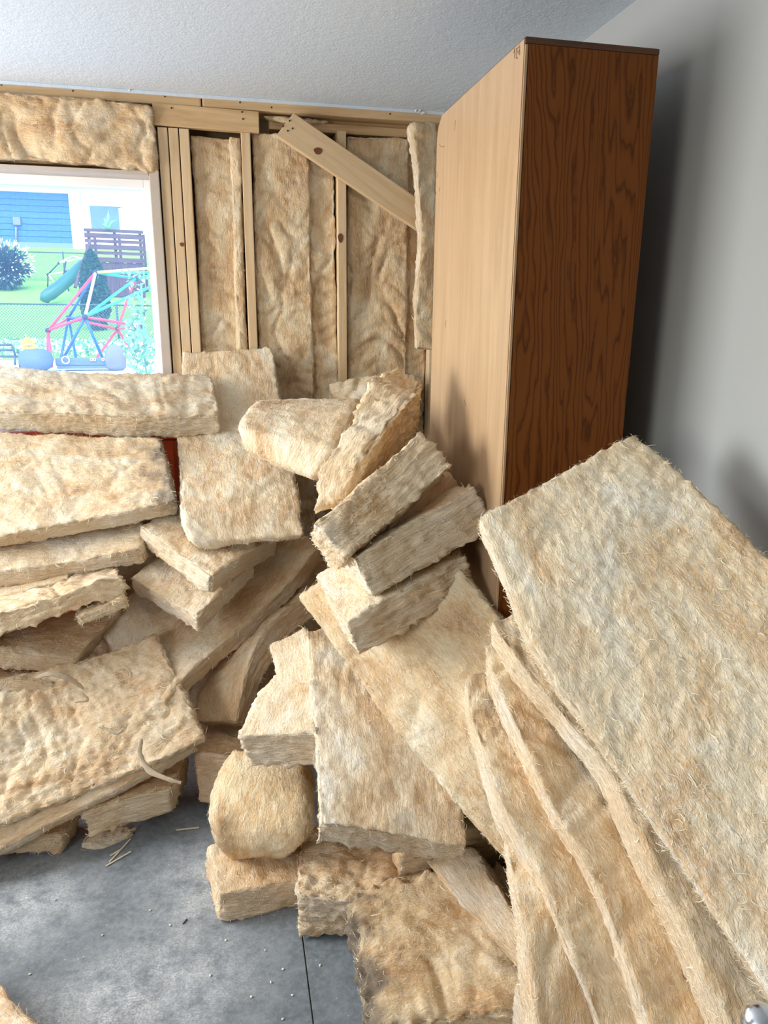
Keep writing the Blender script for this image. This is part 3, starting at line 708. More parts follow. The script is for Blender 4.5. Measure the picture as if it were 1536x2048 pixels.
batt('lowest thick insulation batt of the centre stack, cut end drooping', [(c5A, c5B), (T(c5A, c5L), T(c5B, c5L))], .11, torn=1.8, r=.009, crease=.7, ref=.2, fib=700, curl=60)
w6 = P(.33, -.09, .25)
batt('large smooth insulation batt leaning to the right against the cabinet', [(q, T(q, w6)) for q in (Y(592, 1192, 1.97), Y(735, 1388, 1.74), Y(890, 1590, 1.5), Y(1000, 1712, 1.38), Y(1030, 1760, 1.335))], .07, crease=.8, lump=.8, tint=(.98, .94, .86), r=.012, fib=760, curl=50)
g = batt('long insulation batt pointing at the viewer with a clean front end', [(Y(640, 1648, 1.50), Y(938, 1692, 1.42)), (Y(632, 1520, 1.66), Y(915, 1530, 1.59)), (Y(622, 1390, 1.83), Y(880, 1395, 1.77)), (Y(610, 1256, 2.03), Y(830, 1256, 2.0))],
     .115, crease=.7, lump=.8, torn=1.6, r=.009, fib=950, curl=70, step=.0075, ref=.2)
batt('insulation slab wedged behind the front batt, only its pale corner out', [(Y(535, 1290, 2.08), Y(612, 1250, 2.1)), (Y(560, 1370, 1.96), Y(650, 1340, 1.94)), (Y(600, 1452, 1.84), Y(660, 1440, 1.82))], .09, crease=.6)
batt('stubby insulation block with a cut end resting on the rounded fold', [(Y(476, 1472, 1.80), Y(632, 1468, 1.72)), (Y(510, 1400, 1.93), Y(640, 1390, 1.86)), (Y(556, 1345, 2.05), Y(650, 1330, 2.0))], .125, torn=1.3, r=.009, ref=.2, fib=620)
batt('rounded folded insulation batt bulging toward the floor', [(Y(462, 1488, 1.98), Y(628, 1520, 1.92)), (Y(424, 1560, 1.86), Y(630, 1590, 1.77)), (Y(410, 1640, 1.77), Y(625, 1660, 1.69)), (Y(428, 1705, 1.76), Y(606, 1705, 1.69)), (Y(465, 1728, 1.84), Y(580, 1722, 1.78)), (Y(480, 1715, 1.95), Y(580, 1715, 1.9))],
     .085, ref=.4, r=.042, crease=.6, lump=.9, torn=.4, tint=(1, .96, .86), fib=620, curl=40)
h4A, h4B = Y(438, 1786, 1.66), Y(650, 1748, 1.70); h4L = Y(414, 1690, 1.86)-h4A
batt('flat insulation batt on the floor under the rounded fold', [(h4A, h4B), (T(h4A, h4L), T(h4B, h4L))], .10, tint=(.97, .90, .82), crease=1.2, lump=1.2, ref=.2, r=.012)
batt('fluffy ragged insulation piece on the floor under the front batt', [(Y(592, 1785, 1.58), Y(600, 1655, 1.86)), (Y(690, 1800, 1.54), Y(700, 1640, 1.84)), (Y(860, 1800, 1.50), Y(860, 1640, 1.78))], .13, lump=2.0, crease=2.4, torn=2.0, fine=2.2, tint=(.95, .88, .80), fib=900, curl=90)
h6A, h6B = Y(740, 2085, 1.20), Y(688, 1782, 1.56)
batt('big insulation batt at the bottom with a blackened ragged end', [(h6A, h6B), (T(h6A, (.14, .0, .015)), T(h6B, (.14, .01, .015))), (T(h6A, (.34, -.02, .02)), T(h6B, (.34, .0, .02))), (T(h6A, (.6, -.04, .02)), T(h6B, (.6, -.02, .02)))], .135,
     dirt=(0, .085, .9), lump=1.5, crease=1.4, torn=3.0, tint=(.96, .90, .80), fib=850, curl=60, r=.035, step=.0075)
batt('insulation batt on edge showing its layered side beside the right stack', [(Y(849, 1716, 1.60), Y(946, 1688, 1.55)), (Y(950, 1845, 1.38), Y(1010, 1800, 1.36)), (Y(1064, 1985, 1.19), Y(1082, 1925, 1.19))], .17, swap=True, torn=1.5, tint=(.96, .88, .78), ref=.3)

batt('shadowed insulation batt on the floor against the foot of the cabinet', [(P(.40, 1.55, .29), P(.40, 1.67, .33)), (P(.92, 1.55, .29), P(.92, 1.67, .33))], .28, tint=(.96, .90, .8), fib=80)

# --- right stack, fanned out and leaning on the cabinet
def fan(label, A, wv, t, **kw):
    return batt(label, [(q, T(q, w)) for q, w in zip(A, wv)], t, **{**dict(r=.009, crease=1.1, lump=.8, ref=.3, step=.008, torn=.45), **kw})
wr = lambda n, a=(.43, .02, .07): [P(*a)]*n
batt('huge pale insulation batt on top of the right stack, one corner raised',
     [(Y(956, 1030, 1.45), Y(1268, 868, 1.47)), (Y(1000, 1140, 1.34), Y(1330, 915, 1.40)), (Y(1060, 1290, 1.20), Y(1400, 978, 1.31)), (Y(1230, 1532, 1.0), Y(1536, 1110, 1.13)), (Y(1390, 1770, .83), Y(1690, 1280, .95)), (Y(1530, 1985, .69), Y(1850, 1480, .80)), (Y(1590, 2085, .63), Y(1930, 1580, .73))],
     
     .075, crease=.35, lump=.7, r=.010, torn=.45, fib=1100, curl=160, step=.0065, ref=.4)
fan('second insulation batt of the right stack, tucked under the top one', [Y(981, 1240, 1.5), Y(1037, 1328, 1.36), Y(1148, 1462, 1.19), Y(1223, 1553, 1.09), Y(1297, 1723, .96), Y(1355, 1839, .87), Y(1450, 2048, .74), Y(1500, 2150, .68)], wr(8), .085, tint=(1, .95, .88), crease=1.0, fib=800, curl=70)
fan('third insulation batt of the right stack with a brown wrinkled face', [Y(974, 1285, 1.53), Y(985, 1340, 1.44), Y(1053, 1500, 1.25), Y(1099, 1599, 1.15), Y(1186, 1756, 1.01), Y(1244, 1905, .9), Y(1297, 2048, .81), Y(1330, 2150, .75)], wr(8, (.43, .02, .05)), .085, tint=(1, .93, .84), crease=1.2, fib=800, curl=70)
fan('fourth insulation batt of the right stack with a notched left edge', [Y(932, 1348, 1.58), Y(943, 1430, 1.45), Y(968, 1503, 1.34), Y(1003, 1599, 1.21), Y(1074, 1731, 1.08), Y(1124, 1864, .97), Y(1198, 2048, .85), Y(1225, 2150, .79), Y(1240, 2300, .75)], wr(9, (.40, .02, .03)), .09, tint=(1, .94, .86), crease=1.0)
fan('lowest insulation batt of the right stack, its edge almost vertical', [Y(1012, 1620, 1.26), Y(1020, 1723, 1.14), Y(1045, 1856, 1.0), Y(1070, 2048, .88), Y(1082, 2180, .82), Y(1090, 2500, .78)], wr(6, (.38, .03, .03)), .08, tint=(1, .93, .84), crease=.8)
# hidden bulk the fan lies on
batt('insulation batt flat on the floor under the right stack', [(P(.56, 1.20, .17), P(1.08, 1.20, .17)), (P(.54, .80, .16), P(1.06, .80, .16))], .17, fib=0)
batt('insulation batt bedded between the floor batt and the right stack', [(P(.66, 1.50, .52), P(1.08, 1.52, .56)), (P(.62, 1.15, .36), P(1.08, 1.16, .40)), (P(.58, .82, .30), P(1.06, .82, .33))], .14, fib=0)

# sawdust on the tilted batt
def sawdust(root, n=520):
    """grains scattered over the cut end, found by dropping them on the slab"""
    v, f = [], []
    R = np.random.default_rng(5)
    slab = [c for c in root.children if c.name.startswith('wool_slab')][0]
    bpy.context.view_layer.update()
    org = np.array(root.location)
    for _ in range(n):
        u = R.beta(1.8, 2.2); w = R.normal(0, 1)
        px, py = 668+u*140+w*13, 1078-u*150+w*17
        ok, loc, nr, _i = slab.ray_cast(Vector(CAMP-org), Vector(ray(px, py)).normalized())
        if not ok: continue
        nr = np.array(nr); p = np.array(loc)+org+nr*.0005; s = R.uniform(.0022, .0052)
        d1 = R.normal(size=3); d1 /= np.linalg.norm(d1); d2 = np.cross(d1, R.normal(size=3)); d2 /= np.linalg.norm(d2)
        i = len(v); v += [p, p+d1*s, p+d2*s*.6, p+nr*s*.7]; f += [(i, i+1, i+2), (i, i+1, i+3), (i+1, i+2, i+3), (i, i+2, i+3)]
    o = pyd('sawdust', v, f, M_DUSTFIB); attach(o, root); o['kind'] = 'stuff'
sawdust(c3)

# ------------------------------------------------------------------ cabinet
CX0, CX1, CY0, CY1, CZ = .670, .996, 1.682, 2.365, 2.20
cab = tag(empty('cabinet', ((CX0+CX1)/2, (CY0+CY1)/2, 0)), 'tall narrow plywood cabinet with a dark fir end and pale side', 'cabinet')
# pale side with a clipped far top corner
prof = [(CY0+.004, 0.0), (CY1, 0.0), (CY1, CZ-.06), (CY1-.012, CZ-.028), (CY1-.05, CZ-.004), (CY0+.004, CZ-.004)]
n = len(prof)
v = [(-.0, y-CY0, z) for y, z in prof]+[(.012, y-CY0, z) for y, z in prof]
f = [tuple(range(n-1, -1, -1)), tuple(range(n, 2*n))]+[(i, (i+1) % n, n+(i+1) % n, n+i) for i in range(n)]
o = pyd('pale_side_panel', v, f, M_PLY); o.location = (CX0, CY0, 0); attach(o, cab); o['label'] = 'pale birch plywood side panel'
o = box('end_panel', (CX0+.010, CY0, 0), (CX1, CY0+.018, CZ-.014), M_FIR, cab, .0015); o['label'] = 'dark orange fir plywood end panel with wavy grain'
box('corner_strip', (CX0+.002, CY0-.001, 0), (CX0+.0075, CY0+.004, CZ-.016), M_PLY, cab)
box('corner_strip', (CX0+.0075, CY0+.002, 0), (CX0+.0105, CY0+.01, CZ-.016), M_FIRDK, cab)
box('top_board', (CX0+.001, CY0-.001, CZ-.014), (CX1+.001, CY1-.05, CZ), M_FIRDK, cab, .004)
box('far_side_panel', (CX1-.018, CY0+.018, 0), (CX1, CY1, CZ-.014), M_FIR, cab)
box('back_panel', (CX0+.012, CY1-.012, 0), (CX1-.018, CY1, CZ-.07), M_PLY, cab)
def pencil(pts, w=.0011):
    v, f = [], []
    for i in range(len(pts)-1):
        p, q = np.array(pts[i]), np.array(pts[i+1]); d = q-p; d /= np.linalg.norm(d); s = np.array([0, -d[2], d[1]])*w*.5
        k = len(v); v += [p-s, p+s, q+s, q-s]; v += [a+np.array([.0006, 0, 0]) for a in (p-s, p+s, q+s, q-s)]
        f += [(k, k+3, k+2, k+1), (k+4, k+5, k+6, k+7)]+[(k+a, k+(a+1) % 4, k+4+(a+1) % 4, k+4+a) for a in range(4)]
    o = pyd('pencil_mark', v, f, M_PENCIL); attach(o, cab)
def onside(px, py):
    v = ray(px, py); k = (CX0-.0006)/v[0]; return CAMP+v*k
for st in ([(879, 288), (880, 292), (886, 294), (890, 292)], [(873, 343), (869, 352), (868, 362)], [(876, 345), (873, 355)], [(872, 384), (869, 400), (866, 420)], [(880, 374), (878, 383)], [(911, 240), (909, 262)],
           [(892, 640), (891, 655)], [(929, 800), (931, 812)]):
    pencil([onside(*p) for p in st])
for st in ([(1027, 106), (1029, 97), (1029, 117)], [(1032, 97), (1032, 116), (1035, 116)], [(1033, 98), (1037, 94)], [(1035, 100), (1036, 108)], [(1039, 90), (1039, 110)], [(1037, 103), (1039, 101)]):
    pencil([onside(*p) for p in st], .0022)

# ------------------------------------------------------------------ other things in the room
tb = tag(empty('storage_box', (-.85, 2.95, 0)), 'bright orange-red box mostly hidden behind the batts under the window', 'box')
box('box_body', (-1.6, 2.90, 0), (-.20, 3.18, 1.14), M_ORANGE, tb, .02)
box('lid', (-1.62, 2.885, 1.14), (-.19, 3.19, 1.185), M_ORANGE, tb, .015)
kc = Y(1521, 2046, .52)
ps = tag(empty('metal_post', (kc[0], kc[1], 0)), 'chrome ball-tipped metal post at the bottom right corner', 'post')
lathe('foot', [(.045, 0), (.05, .004), (.045, .012), (.02, .02)], M_CHROME, (kc[0], kc[1], 0), ps)
lathe('rod', [(.008, .015), (.008, kc[2]-.016)], M_CHROME, (kc[0], kc[1], 0), ps, 16)
lathe('ball_tip', [(.021*math.sin(a)+.0001, -.021*math.cos(a)) for a in np.linspace(0.0, math.pi, 15)], M_CHROME, (kc[0], kc[1], kc[2]), ps, 28)

M_SLIVER = plain('wood_sliver', (.70, .60, .44, 1), .8, .2)
for i, (a, c, lab) in enumerate((((219, 1724), (261, 1678), 'longest pale wood sliver on the floor beside the insulation scrap'), ((212, 1732), (262, 1703), 'second pale wood sliver crossing the longest one'), ((220, 1712), (240, 1700), 'shortest wood sliver beside the two long ones'), ((352, 1660), (398, 1655), 'faint wood sliver in the shaded floor gap'))):
    p0, p1 = Zp(*a, .003), Zp(*c, .003+.001*i)
    tag(board('wood_sliver', p0, p1, .0045, .0025, M_SLIVER, None, bev=0), lab, 'sliver', 'wood slivers on the floor')
M_CHIP = plain('wool_crumb', (.80, .74, .60, 1), .9, .1)
base = None
for i, (px, py) in enumerate(((542, 1964), (566, 1938), (503, 1993), (565, 2038), (205, 1870), (340, 1850), (110, 1800), (452, 1880), (530, 1900), (585, 1990), (640, 1930), (300, 1820), (60, 1948), (420, 1950))):
    p = Zp(px, py, .002)
    bm = bmesh.new(); bmesh.ops.create_icosphere(bm, subdivisions=1, radius=.0032)
    for q in bm.verts: q.co = Vector((q.co.x*rng.uniform(.6, 1.7), q.co.y*rng.uniform(.5, 1.2), q.co.z*.6))
    me = bpy.data.meshes.new('crumb'); bm.to_mesh(me); bm.free()
    o = link('debris_crumb', me, M_CHIP); o.location = p; o.rotation_euler = (0, 0, rng.uniform(0, 6))
    tag(o, 'tiny pale crumb of insulation on the grey dusty floor', 'crumb', 'insulation crumbs on the floor')
tag(board('dark_splinter', Zp(366, 1848, .002), Zp(374, 1838, .002), .003, .002, M_NAIL, None, bev=0), 'tiny dark splinter on the pale dusty floor patch', 'splinter')

# ------------------------------------------------------------------ outside the window
M_LAWN = plain('lawn', (.20, .42, .06, 1), .9, .1, var=.25, scale=1.3, bump=.4)
M_GRAVEL = plain('pale_gravel', (.62, .60, .55, 1), .9, .1, var=.35, scale=5, bump=.5)
M_SIDING = plain('white_siding', (.80, .82, .82, 1), .7, .2, var=.012)
M_SHADEW = plain('dark_blue_siding', (.05, .13, .34, 1), .8, .2, var=.35, scale=6, bump=.3)
M_FOUND = plain('concrete_foundation', (.16, .20, .27, 1), .9, .1)
M_WGLASS = plain('dark_window_glass', (.03, .09, .16, 1), .1, .5, var=.5, scale=3)
M_TOWER = mat_wood('weathered_redwood', (.13, .07, .075), (.06, .03, .04), .8, .2)
M_SLIDE = plain('green_slide_plastic', (.02, .11, .08, 1), .4, .4)
M_WIRE = plain('fence_wire', (.05, .08, .08, 1), .6, .3)
M_LEAFD = plain('evergreen_leaf', (.02, .07, .035, 1), .8, .2, var=.4, scale=6)
M_LEAF = plain('pale_leaf', (.16, .34, .18, 1), .7, .3, var=.4, scale=4)
M_BUSH = plain('bush_leaf', (.035, .06, .07, 1), .8, .2, var=.4, scale=4)
M_FLOWER = plain('white_petal', (.85, .83, .82, 1), .8, .1)
M_RED = plain('red_bar', (.55, .04, .06, 1), .4, .4); M_BLUE = plain('blue_bar', (.02, .09, .42, 1), .4, .4)
M_GREEN = plain('green_bar', (.03, .38, .26, 1), .4, .4); M_YEL = plain('yellow_bar', (.75, .55, .10, 1), .4, .4)
M_HUB = plain('black_hub', (.02, .025, .04, 1), .5, .4); M_BARW = plain('white_bar', (.75, .75, .72, 1), .4, .4)
M_POT = plain('dark_pot', (.10, .14, .20, 1), .7, .2); M_STONE = plain('grey_stone', (.17, .17, .19, 1), .9, .1, var=.2)
M_SUNF = plain('orange_petal', (.95, .50, .05, 1), .5, .3)

def gz(y): return .85 if y < 20 else .85+.2*(y-20)
ys = [BACK+.16, 6, 8, 10, 12, 13]; 
def terrain(name, y0, y1, ny, mat, kind='structure', nx=24, x0=-30, x1=14):
    v, f = [], []
    for a in range(ny+1):
        yy = y0+(y1-y0)*a/ny
        for c in range(nx+1):
            xx = x0+(x1-x0)*c/nx; v.append((xx, yy, gz(yy)+.05*float(pn(xx*.3, yy*.3, .5))*(yy > 4)))
    for a in range(ny):
        for c in range(nx): k = a*(nx+1)+c; f.append((k, k+1, k+nx+2, k+nx+1))
    return tag(pyd(name, v, f, mat, None, True), kind=kind)
terrain('ground_gravel', BACK+.15, 14.5, 12, M_GRAVEL)
terrain('ground_lawn', 14.5, 60, 30, M_LAWN)

def leaves(name, mat, parent, pts, size, seed):
    R = np.random.default_rng(seed); n = len(pts)
    d = R.normal(size=(n, 3)); d /= np.linalg.norm(d, axis=1)[:, None]
    e = np.cross(d, R.normal(size=(n, 3))); e /= np.linalg.norm(e, axis=1)[:, None]
    s = R.uniform(.6, 1.3, n)[:, None]*size
    v = np.stack([pts-d*s, pts+e*s*.45, pts+d*s, pts-e*s*.45], 1).reshape(-1, 3)
    f = (np.arange(n)[:, None]*4+np.arange(4)[None]).tolist()
    o = pyd(name, v.tolist(), [tuple(q) for q in f], mat); attach(o, parent); o['kind'] = 'stuff'; return o
def blobpts(c, rad, n, seed, shell=.55):
    R = np.random.default_rng(seed); d = R.normal(size=(n, 3)); d /= np.linalg.norm(d, axis=1)[:, None]
    return np.array(c)+d*np.array(rad)*(shell+(1-shell)*R.uniform(0, 1, n))[:, None]*(1+.25*pn(d[:, 0]*3, d[:, 1]*3, d[:, 2]*3+seed))[:, None]

# neighbour's house
HY = 40.0
hb = Y(60, 500, HY)
ho = tag(empty('neighbour_house', (hb[0], HY, gz(HY))), "white neighbour's house with a dark blue shaded wall up the slope", 'house')
def hrect(name, px0, py0, px1, py1, y, mat, thick=.25, bev=0):
    p, q = Y(px0, py1, y), Y(px1, py0, y)
    return box(name, (p[0], y, Y(150, py1, y)[2]), (q[0], y+thick, Y(150, py0, y)[2]), mat, ho, bev)
hrect('wall', -260, 300, 470, 520, HY, M_SIDING)
for k in range(9): hrect('siding_board', 152, 386+k*12.6, 470, 398.4+k*12.6, HY-.06, M_SIDING, .1)
hrect('fascia', -260, 352, 470, 362, HY-1.0, M_SIDING, .3); hrect('soffit', -260, 362, 470, 366, HY-.9, M_SIDING, .9)
hrect('roof', -260, 290, 470, 351, HY-1.1, M_SIDING, 1.3)
hrect('dark_wall', -260, 388, 150, 489, HY-.12, M_SHADEW, .14)
for k in range(8): hrect('shingle_course', -260, 391+k*12.2, 149, 402+k*12.2, HY-.16, M_SHADEW, .06)
hrect('foundation', -260, 487, 156, 512, HY-.2, M_FOUND, .2)
hrect('corner_board', 148, 382, 158, 512, HY-.22, M_SIDING, .1)
wn = hrect('house_window', 183, 410, 240, 456, HY-.12, M_WGLASS, .1)
hrect('window_trim', 240, 413, 272, 456, HY-.14, M_SIDING, .1); hrect('window_trim', 178, 405, 246, 410, HY-.16, M_SIDING, .1)
mb = hrect('meter_box', 27, 438, 40, 454, HY-.3, M_STONE, .14, .02)
a, c = Y(32, 454, HY-.24), Y(32, 492, HY-.24); tube('conduit', [a, c], .05, M_STONE, ho)

# fences
def fence(label, pL, pR, y, hgt, posts, mesh=True, step=.075):
    A, B = pL, pR
    root = tag(empty('chain_link_fence', (A[0], y, gz(y))), label, 'fence')
    z0 = gz(y); tube('top_rail', [(A[0], y, z0+hgt), (B[0], y, z0+hgt)], .022, M_WIRE, root)
    for x in posts: tube('post', [(x, y, z0-.1), (x, y, z0+hgt+.05)], .03, M_WIRE, root)
    v, f = [], []
    W_ = B[0]-A[0]; nn = int((W_+hgt)/step)
    def wire(p, q):
        k = len(v); r = .0075
        for e in (p, q):
            for an in (0, 2.09, 4.19): v.append((e[0]+r*math.cos(an), e[1]+r*math.sin(an), e[2]+r*math.sin(an)*.5))
        f.extend([(k, k+1, k+4, k+3), (k+1, k+2, k+5, k+4), (k+2, k, k+3, k+5)])
    for i in range(nn):
        for sgn in (1, -1):
            x0 = A[0]-hgt+i*step if sgn > 0 else A[0]+i*step
            x1 = x0+sgn*hgt
            lo, hi = 0.0, 1.0
            def cl(xv): return (xv-x0)/(x1-x0)
            t0, t1 = sorted((cl(A[0]), cl(B[0]))); lo, hi = max(0, t0), min(1, t1)
            if hi-lo < .02: continue
            wire((x0+(x1-x0)*lo, y+.01*sgn, z0+hgt*lo), (x0+(x1-x0)*hi, y+.01*sgn, z0+hgt*hi))
    o = pyd('wire_mesh', v, f, M_WIRE); attach(o, root); o['kind'] = 'stuff'
    return root
fence('nearer chain link fence crossing the lawn behind the coloured climber', P(-7.2, 20, 0), P(0.4, 20, 0), 20, 1.04, [Y(235, 640, 20)[0], -6.2, -.1])
fence('farther chain link fence up the lawn behind the play tower', P(-10, 30, 0), P(-4.6, 30, 0), 30, 1.02, [Y(127, 520, 30)[0], -9], step=.09)

# white flowering bush
bc = Y(8, 560, 28); bz = gz(28)
bu = tag(empty('flowering_bush', (bc[0], 28, bz)), 'round dark bush with white blossom at the left of the lawn', 'bush')
leaves('foliage', M_BUSH, bu, blobpts((bc[0], 28, bz+.75), (.85, .7, .75), 2600, 3, .2), .09, 3)
leaves('blossom', M_FLOWER, bu, blobpts((bc[0]+.1, 27.9, bz+.95), (.95, .7, .72), 420, 4, .85), .055, 4)
tube('stem', [(bc[0], 28, bz-.05), (bc[0], 28, bz+.5)], .04, M_TOWER, bu)

# play tower with slide
TY = 27.0; tz = gz(TY)
tw = tag(empty('play_tower', (Y(230, 600, TY)[0], TY, tz)), 'dark slatted wooden play tower on the neighbouring lawn', 'play tower')
X0, X1 = Y(180, 500, TY)[0], Y(282, 500, TY)[0]; ZT = Y(230, 460, TY)[2]
for x in (X0, (X0+X1)/2, X1):
    for y in (TY, TY+1.2): board('post', (x, y, tz-.1), (x, y, ZT), .09, .09, M_TOWER, tw, (0, 1, 0), 0)
hgt = ZT-tz
for k in range(17):
    x = X0+(X1-X0)*(k+.5)/17; top = tz+hgt*(.52 if k not in (0, 1, 2) else .45)
    board('upright_slat', (x, TY-.06, tz+.02), (x, TY-.06, top+.05*math.sin(k*2.1)), .105, .025, M_TOWER, tw, (0, 1, 0), 0)
for k, zf in enumerate((.56, .66, .745, .83, .91, .985)):
    board('cross_board', (X0-.12, TY-.09, tz+hgt*zf), (X1+.12, TY-.09, tz+hgt*(zf-.01)), .10 if k % 2 else .15, .03, M_TOWER, tw, (0, 1, 0), 0)
board('floor_deck', (X0, TY+.6, tz+hgt*.5), (X1, TY+.6, tz+hgt*.5), 1.2, .06, M_TOWER, tw, (0, 0, 1), 0)
p0, p1 = Y(183, 475, TY-.3), Y(118, 640, TY-3.0)
board('ladder_beam', Y(181, 480, TY-.3), Y(150, 575, TY-1.2), .09, .09, M_TOWER, tw, (0, 1, 0), 0)
sl = [Y(168, 530, TY-.3), Y(140, 556, TY-.8), Y(118, 574, TY-1.2), Y(100, 588, TY-1.5), Y(91, 594, TY-1.6), Y(89, 602, TY-1.65)]
so = tube('slide', sl, [.2, .2, .2, .2, .18, .14], M_SLIDE, tw, 10); so['label'] = 'dark green slide'
# palm like leaf plant on the tower
pl = tag(empty('spiky_plant', Y(213, 460, TY-.2)), 'spiky green leaf plant rising over the play tower', 'plant')
for (a, c) in (((213, 458), (209, 436)), ((213, 458), (232, 440)), ((214, 458), (205, 448)), ((214, 458), (224, 452)), ((214, 458), (217, 420))):
    pa, pb = Y(*a, TY-.2), Y(*c, TY-.2); mid = (pa+pb)/2+P(.03, -.05, .06)
    tube('leaf', [pa, mid, pb], [.03, .06, .006], M_LEAF, pl, 5)

# evergreen
ec = Y(190, 600, 22); ez = gz(22)
ev = tag(empty('evergreen_shrub', (ec[0], 22, ez)), 'dark green columnar evergreen in front of the play tower', 'shrub')
R = np.random.default_rng(8); nlev = 5200; u = R.uniform(0, 1, nlev)**.8; top = Y(190, 500, 22)[2]
rad = .40*np.sin(np.clip(u*.86+.14, 0, 1)*math.pi)**.7*(1+.3*pn(u*6, 1.0, 2.0)); an = R.uniform(0, 6.28, nlev); rr_ = rad*R.uniform(.4, 1, nlev)**.5
leaves('foliage', M_LEAFD, ev, np.stack([ec[0]+rr_*np.cos(an), 22+rr_*np.sin(an), ez+u*(top-ez)], 1), .06, 8)
tube('trunk', [(ec[0], 22, ez-.05), (ec[0], 22, ez+1.2)], .05, M_TOWER, ev)

# geodesic climbers
def climber(label, nodes, edges, hubs, r, mats, base, name='dome_climber', hr=2.0):
    root = tag(empty(name, base), label, 'climber')
    for (i, j, c) in edges: tube('bar', [nodes[i], nodes[j]], r, mats[c], root, 8)
    for i in hubs:
        bm = bmesh.new(); bmesh.ops.create_icosphere(bm, subdivisions=2, radius=r*hr); me = bpy.data.meshes.new('hub'); bm.to_mesh(me); bm.free()
        o = link('hub', me, M_HUB); o.location = nodes[i]; attach(o, root)
    return root
g0 = gz(13)
N = {'a': Y(191, 545, 12.8), 'b': Y(170, 634, 11.7), 'c': Y(96, 661, 12.3), 'd': Y(137, 636, 13.6), 'e': Y(235, 658, 13.4), 'f': Y(272, 557, 13.6), 'g': Y(320, 590-55, 12.6),
     'h': Y(283, 652, 12.0), 'i': Y(330, 545, 13.6), 'j': Y(330, 560, 12.2), 'k': Y(258, 590, 13.7)}
def foot(px, py, y): return Zp(px, py, 0) if False else np.array([Y(px, py, y)[0], y, g0])
N.update(f1=foot(96, 735, 12.3), f1b=foot(104, 735, 12.0), f2=foot(121, 745, 12.6), f3=foot(214, 745, 11.9), f4=foot(155, 740, 13.4), f5=foot(188, 745, 13.0), f6=foot(276, 725, 13.2), f7=foot(118, 745, 11.8))
E_ = [('a','b','w'),('a','c','r'),('a','d','b'),('b','c','r'),('c','d','r'),('b','h','r'),('d','e','r'),('e','h','r'),('a','g','y'),('a','i','g'),('a','f','g'),('f','i','g'),('b','f','g'),('b','j','g'),
      ('c','f1','r'),('c','f1b','r'),('b','f7','b'),('b','f3','b'),('d','f2','b'),('d','f4','b'),('e','f5','r'),('e','f6','r'),('e','k','r'),('k','f','r'),('b','d','b')]
climber('red blue and green geodesic climbing dome close to the window', N, E_, list('abcdefhk'), .022, dict(r=M_RED, b=M_BLUE, g=M_GREEN, y=M_YEL, w=M_BARW), (N['b'][0], 12.8, g0))
N2 = {k: Y(*v) for k, v in dict(a=(96, 549, 28.5), b=(118, 526, 28.6), c=(145, 512, 29), d=(164, 517, 29), e=(132, 523, 28.2), f=(150, 541, 28.2), g=(128, 545, 28.0), h=(160, 530, 28.4)).items()}
for k, (px, yy) in dict(A=(95, 28.4), B=(121, 28.2), C=(137, 28.0), D=(160, 28.4)).items(): N2[k] = np.array([Y(px, 575, yy)[0], yy, gz(yy)])
climber('small pale climbing dome far up the lawn beside the slide', N2, [('a','b','b'),('b','c','w'),('c','d','w'),('b','e','w'),('e','d','w'),('a','f','w'),('e','g','k'),('g','h','k'),('a','A','b'),('g','C','k'),('f','D','k'),('e','B','k'),('a','B','r'),('g','B','k')], list('ab'), .025, dict(b=M_HUB, w=M_BARW, k=M_HUB, r=M_YEL), (N2['a'][0], 28.4, gz(28.4)))

# low things under the window
gy = gz(11)
def gp(px, y): return np.array([Y(px, 720, y)[0], y, gz(y)])
c = gp(72, 11.2); lathe_o = lathe('dark_pot', [(.12, 0), (.20, .05), (.235, .16), (.20, .26), (.12, .30)], M_POT, c)
tag(lathe_o, 'dark blue rounded planter on the gravel behind the red bar', 'planter')
t_ = gp(160, 11.4)
tr = tag(empty('toy_train', t_), 'low dark blue toy wagon with white rings under the climber', 'toy')
box('wagon_body', t_+P(-.32, -.10, .06), t_+P(.42, .10, .17), M_POT, tr, .02); box('wagon_bed', t_+P(-.30, -.12, .02), t_+P(.45, .12, .06), M_POT, tr, .01)
def ring(c, R0, r, mat, parent):
    v, f = [], []; n, k = 16, 6
    for i in range(n):
        a = 2*math.pi*i/n
        for j in range(k):
            q = 2*math.pi*j/k; v.append((c[0]+(R0+r*math.cos(q))*math.cos(a), c[1]+r*math.sin(q), c[2]+(R0+r*math.cos(q))*math.sin(a)))
    for i in range(n):
        for j in range(k): f.append((i*k+j, i*k+(j+1) % k, ((i+1) % n)*k+(j+1) % k, ((i+1) % n)*k+j))
    o = pyd('white_ring', v, f, M_BARW, None, True); attach(o, parent)
for px in (183, 189, 206, 213, 219): ring(Y(px, 719, 11.28), .016, .006, M_BARW, tr)
ring(Y(131, 720, 11.25), .05, .008, M_BARW, tr)
c = gp(231, 11.3); o = lathe('garden_stone', [(.02, .36), (.09, .34), (.135, .26), (.15, .15), (.14, .04), (.10, 0)][::-1], M_STONE, c, squash=.6)
tag(o, 'rounded upright grey stone beside the toy wagon', 'stone')
b_ = gp(14, 12); bn = tag(empty('garden_bench', b_), 'thin metal garden bench frame at the left edge of the window', 'bench')
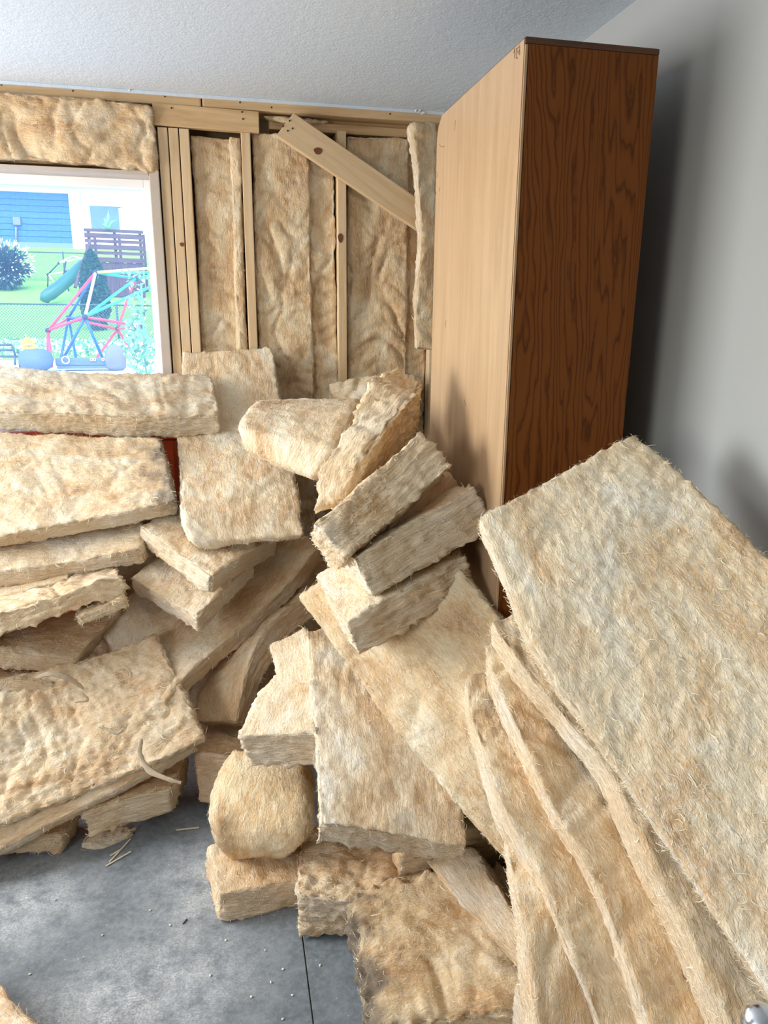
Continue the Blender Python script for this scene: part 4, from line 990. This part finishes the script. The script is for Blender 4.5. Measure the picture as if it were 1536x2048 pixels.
for s in ([(-10, 690), (24, 690)], [(24, 690), (31, 712)], [(-10, 700), (27, 700)], [(-10, 713), (41, 713)], [(41, 705), (41, 735)], [(30, 713), (30, 730)], [(33, 705), (41, 705)]):
    tube('bar', [Y(*s[0], 12), Y(*s[1], 12)], .018, M_WIRE, bn)
for px in (-6, 38): tube('leg', [Y(px, 713, 12), np.array([Y(px, 713, 12)[0], 12, gz(12)])], .018, M_WIRE, bn)
sfc = Y(57, 689, 12.5)
sf = tag(empty('orange_flower', (sfc[0], sfc[1], gz(12.5))), 'glowing orange and yellow daisy-like flower on a stalk', 'flower')
for k in range(18):
    a = 2*math.pi*k/18; R1 = .10+.03*((k*7) % 3); d = P(math.cos(a), -.1, math.sin(a))
    tube('petal', [sfc+d*.03, sfc+d*R1*.6, sfc+d*R1], [.008, .018, .003], M_SUNF, sf, 5)
lathe('flower_heart', [(.001, -.02), (.05, -.012), (.055, .01), (.001, .03)], M_YEL, sfc+P(0, -.02, 0), sf)
tube('stalk', [sfc, (sfc[0], sfc[1], gz(12.5)-.02)], .008, M_LEAF, sf)
# white flower bed along the fence and leafy plant at the right
fb = tag(empty('flower_bed', (-2.7, 16.6, gz(16.5))), 'low bed of white flowers running along the near fence', 'flower bed')
R = np.random.default_rng(12); nf_ = 2600
pts = np.stack([R.uniform(-5.2, -.9, nf_), R.normal(16.2, .7, nf_), gz(16)+R.uniform(.0, .28, nf_)], 1)
leaves('petals', M_FLOWER, fb, pts[:1500], .045, 13); leaves('foliage', M_LEAF, fb, pts[1500:], .06, 14)
for k, (px, y, h, lab) in enumerate(((290, 9.0, 1.25, 'tall pale leafy plant close to the right window jamb'), (272, 10.5, .75, 'shorter pale leafy plant left of the tall one'))):
    c = gp(px, y); pt = tag(empty('leafy_plant', c), lab, 'plant')
    tube('stem', [c, c+P(.02, 0, h*.9)], .012, M_LEAF, pt)
    R = np.random.default_rng(20+k); n_ = 150
    q = np.stack([c[0]+R.normal(0, .06, n_), c[1]+R.normal(0, .1, n_), c[2]+R.uniform(.1, h, n_)], 1)
    leaves('foliage', M_LEAF, pt, q, .05, 30+k); leaves('blossom', M_FLOWER, pt, q[:60]+R.normal(0, .04, (60, 3)), .035, 40+k)
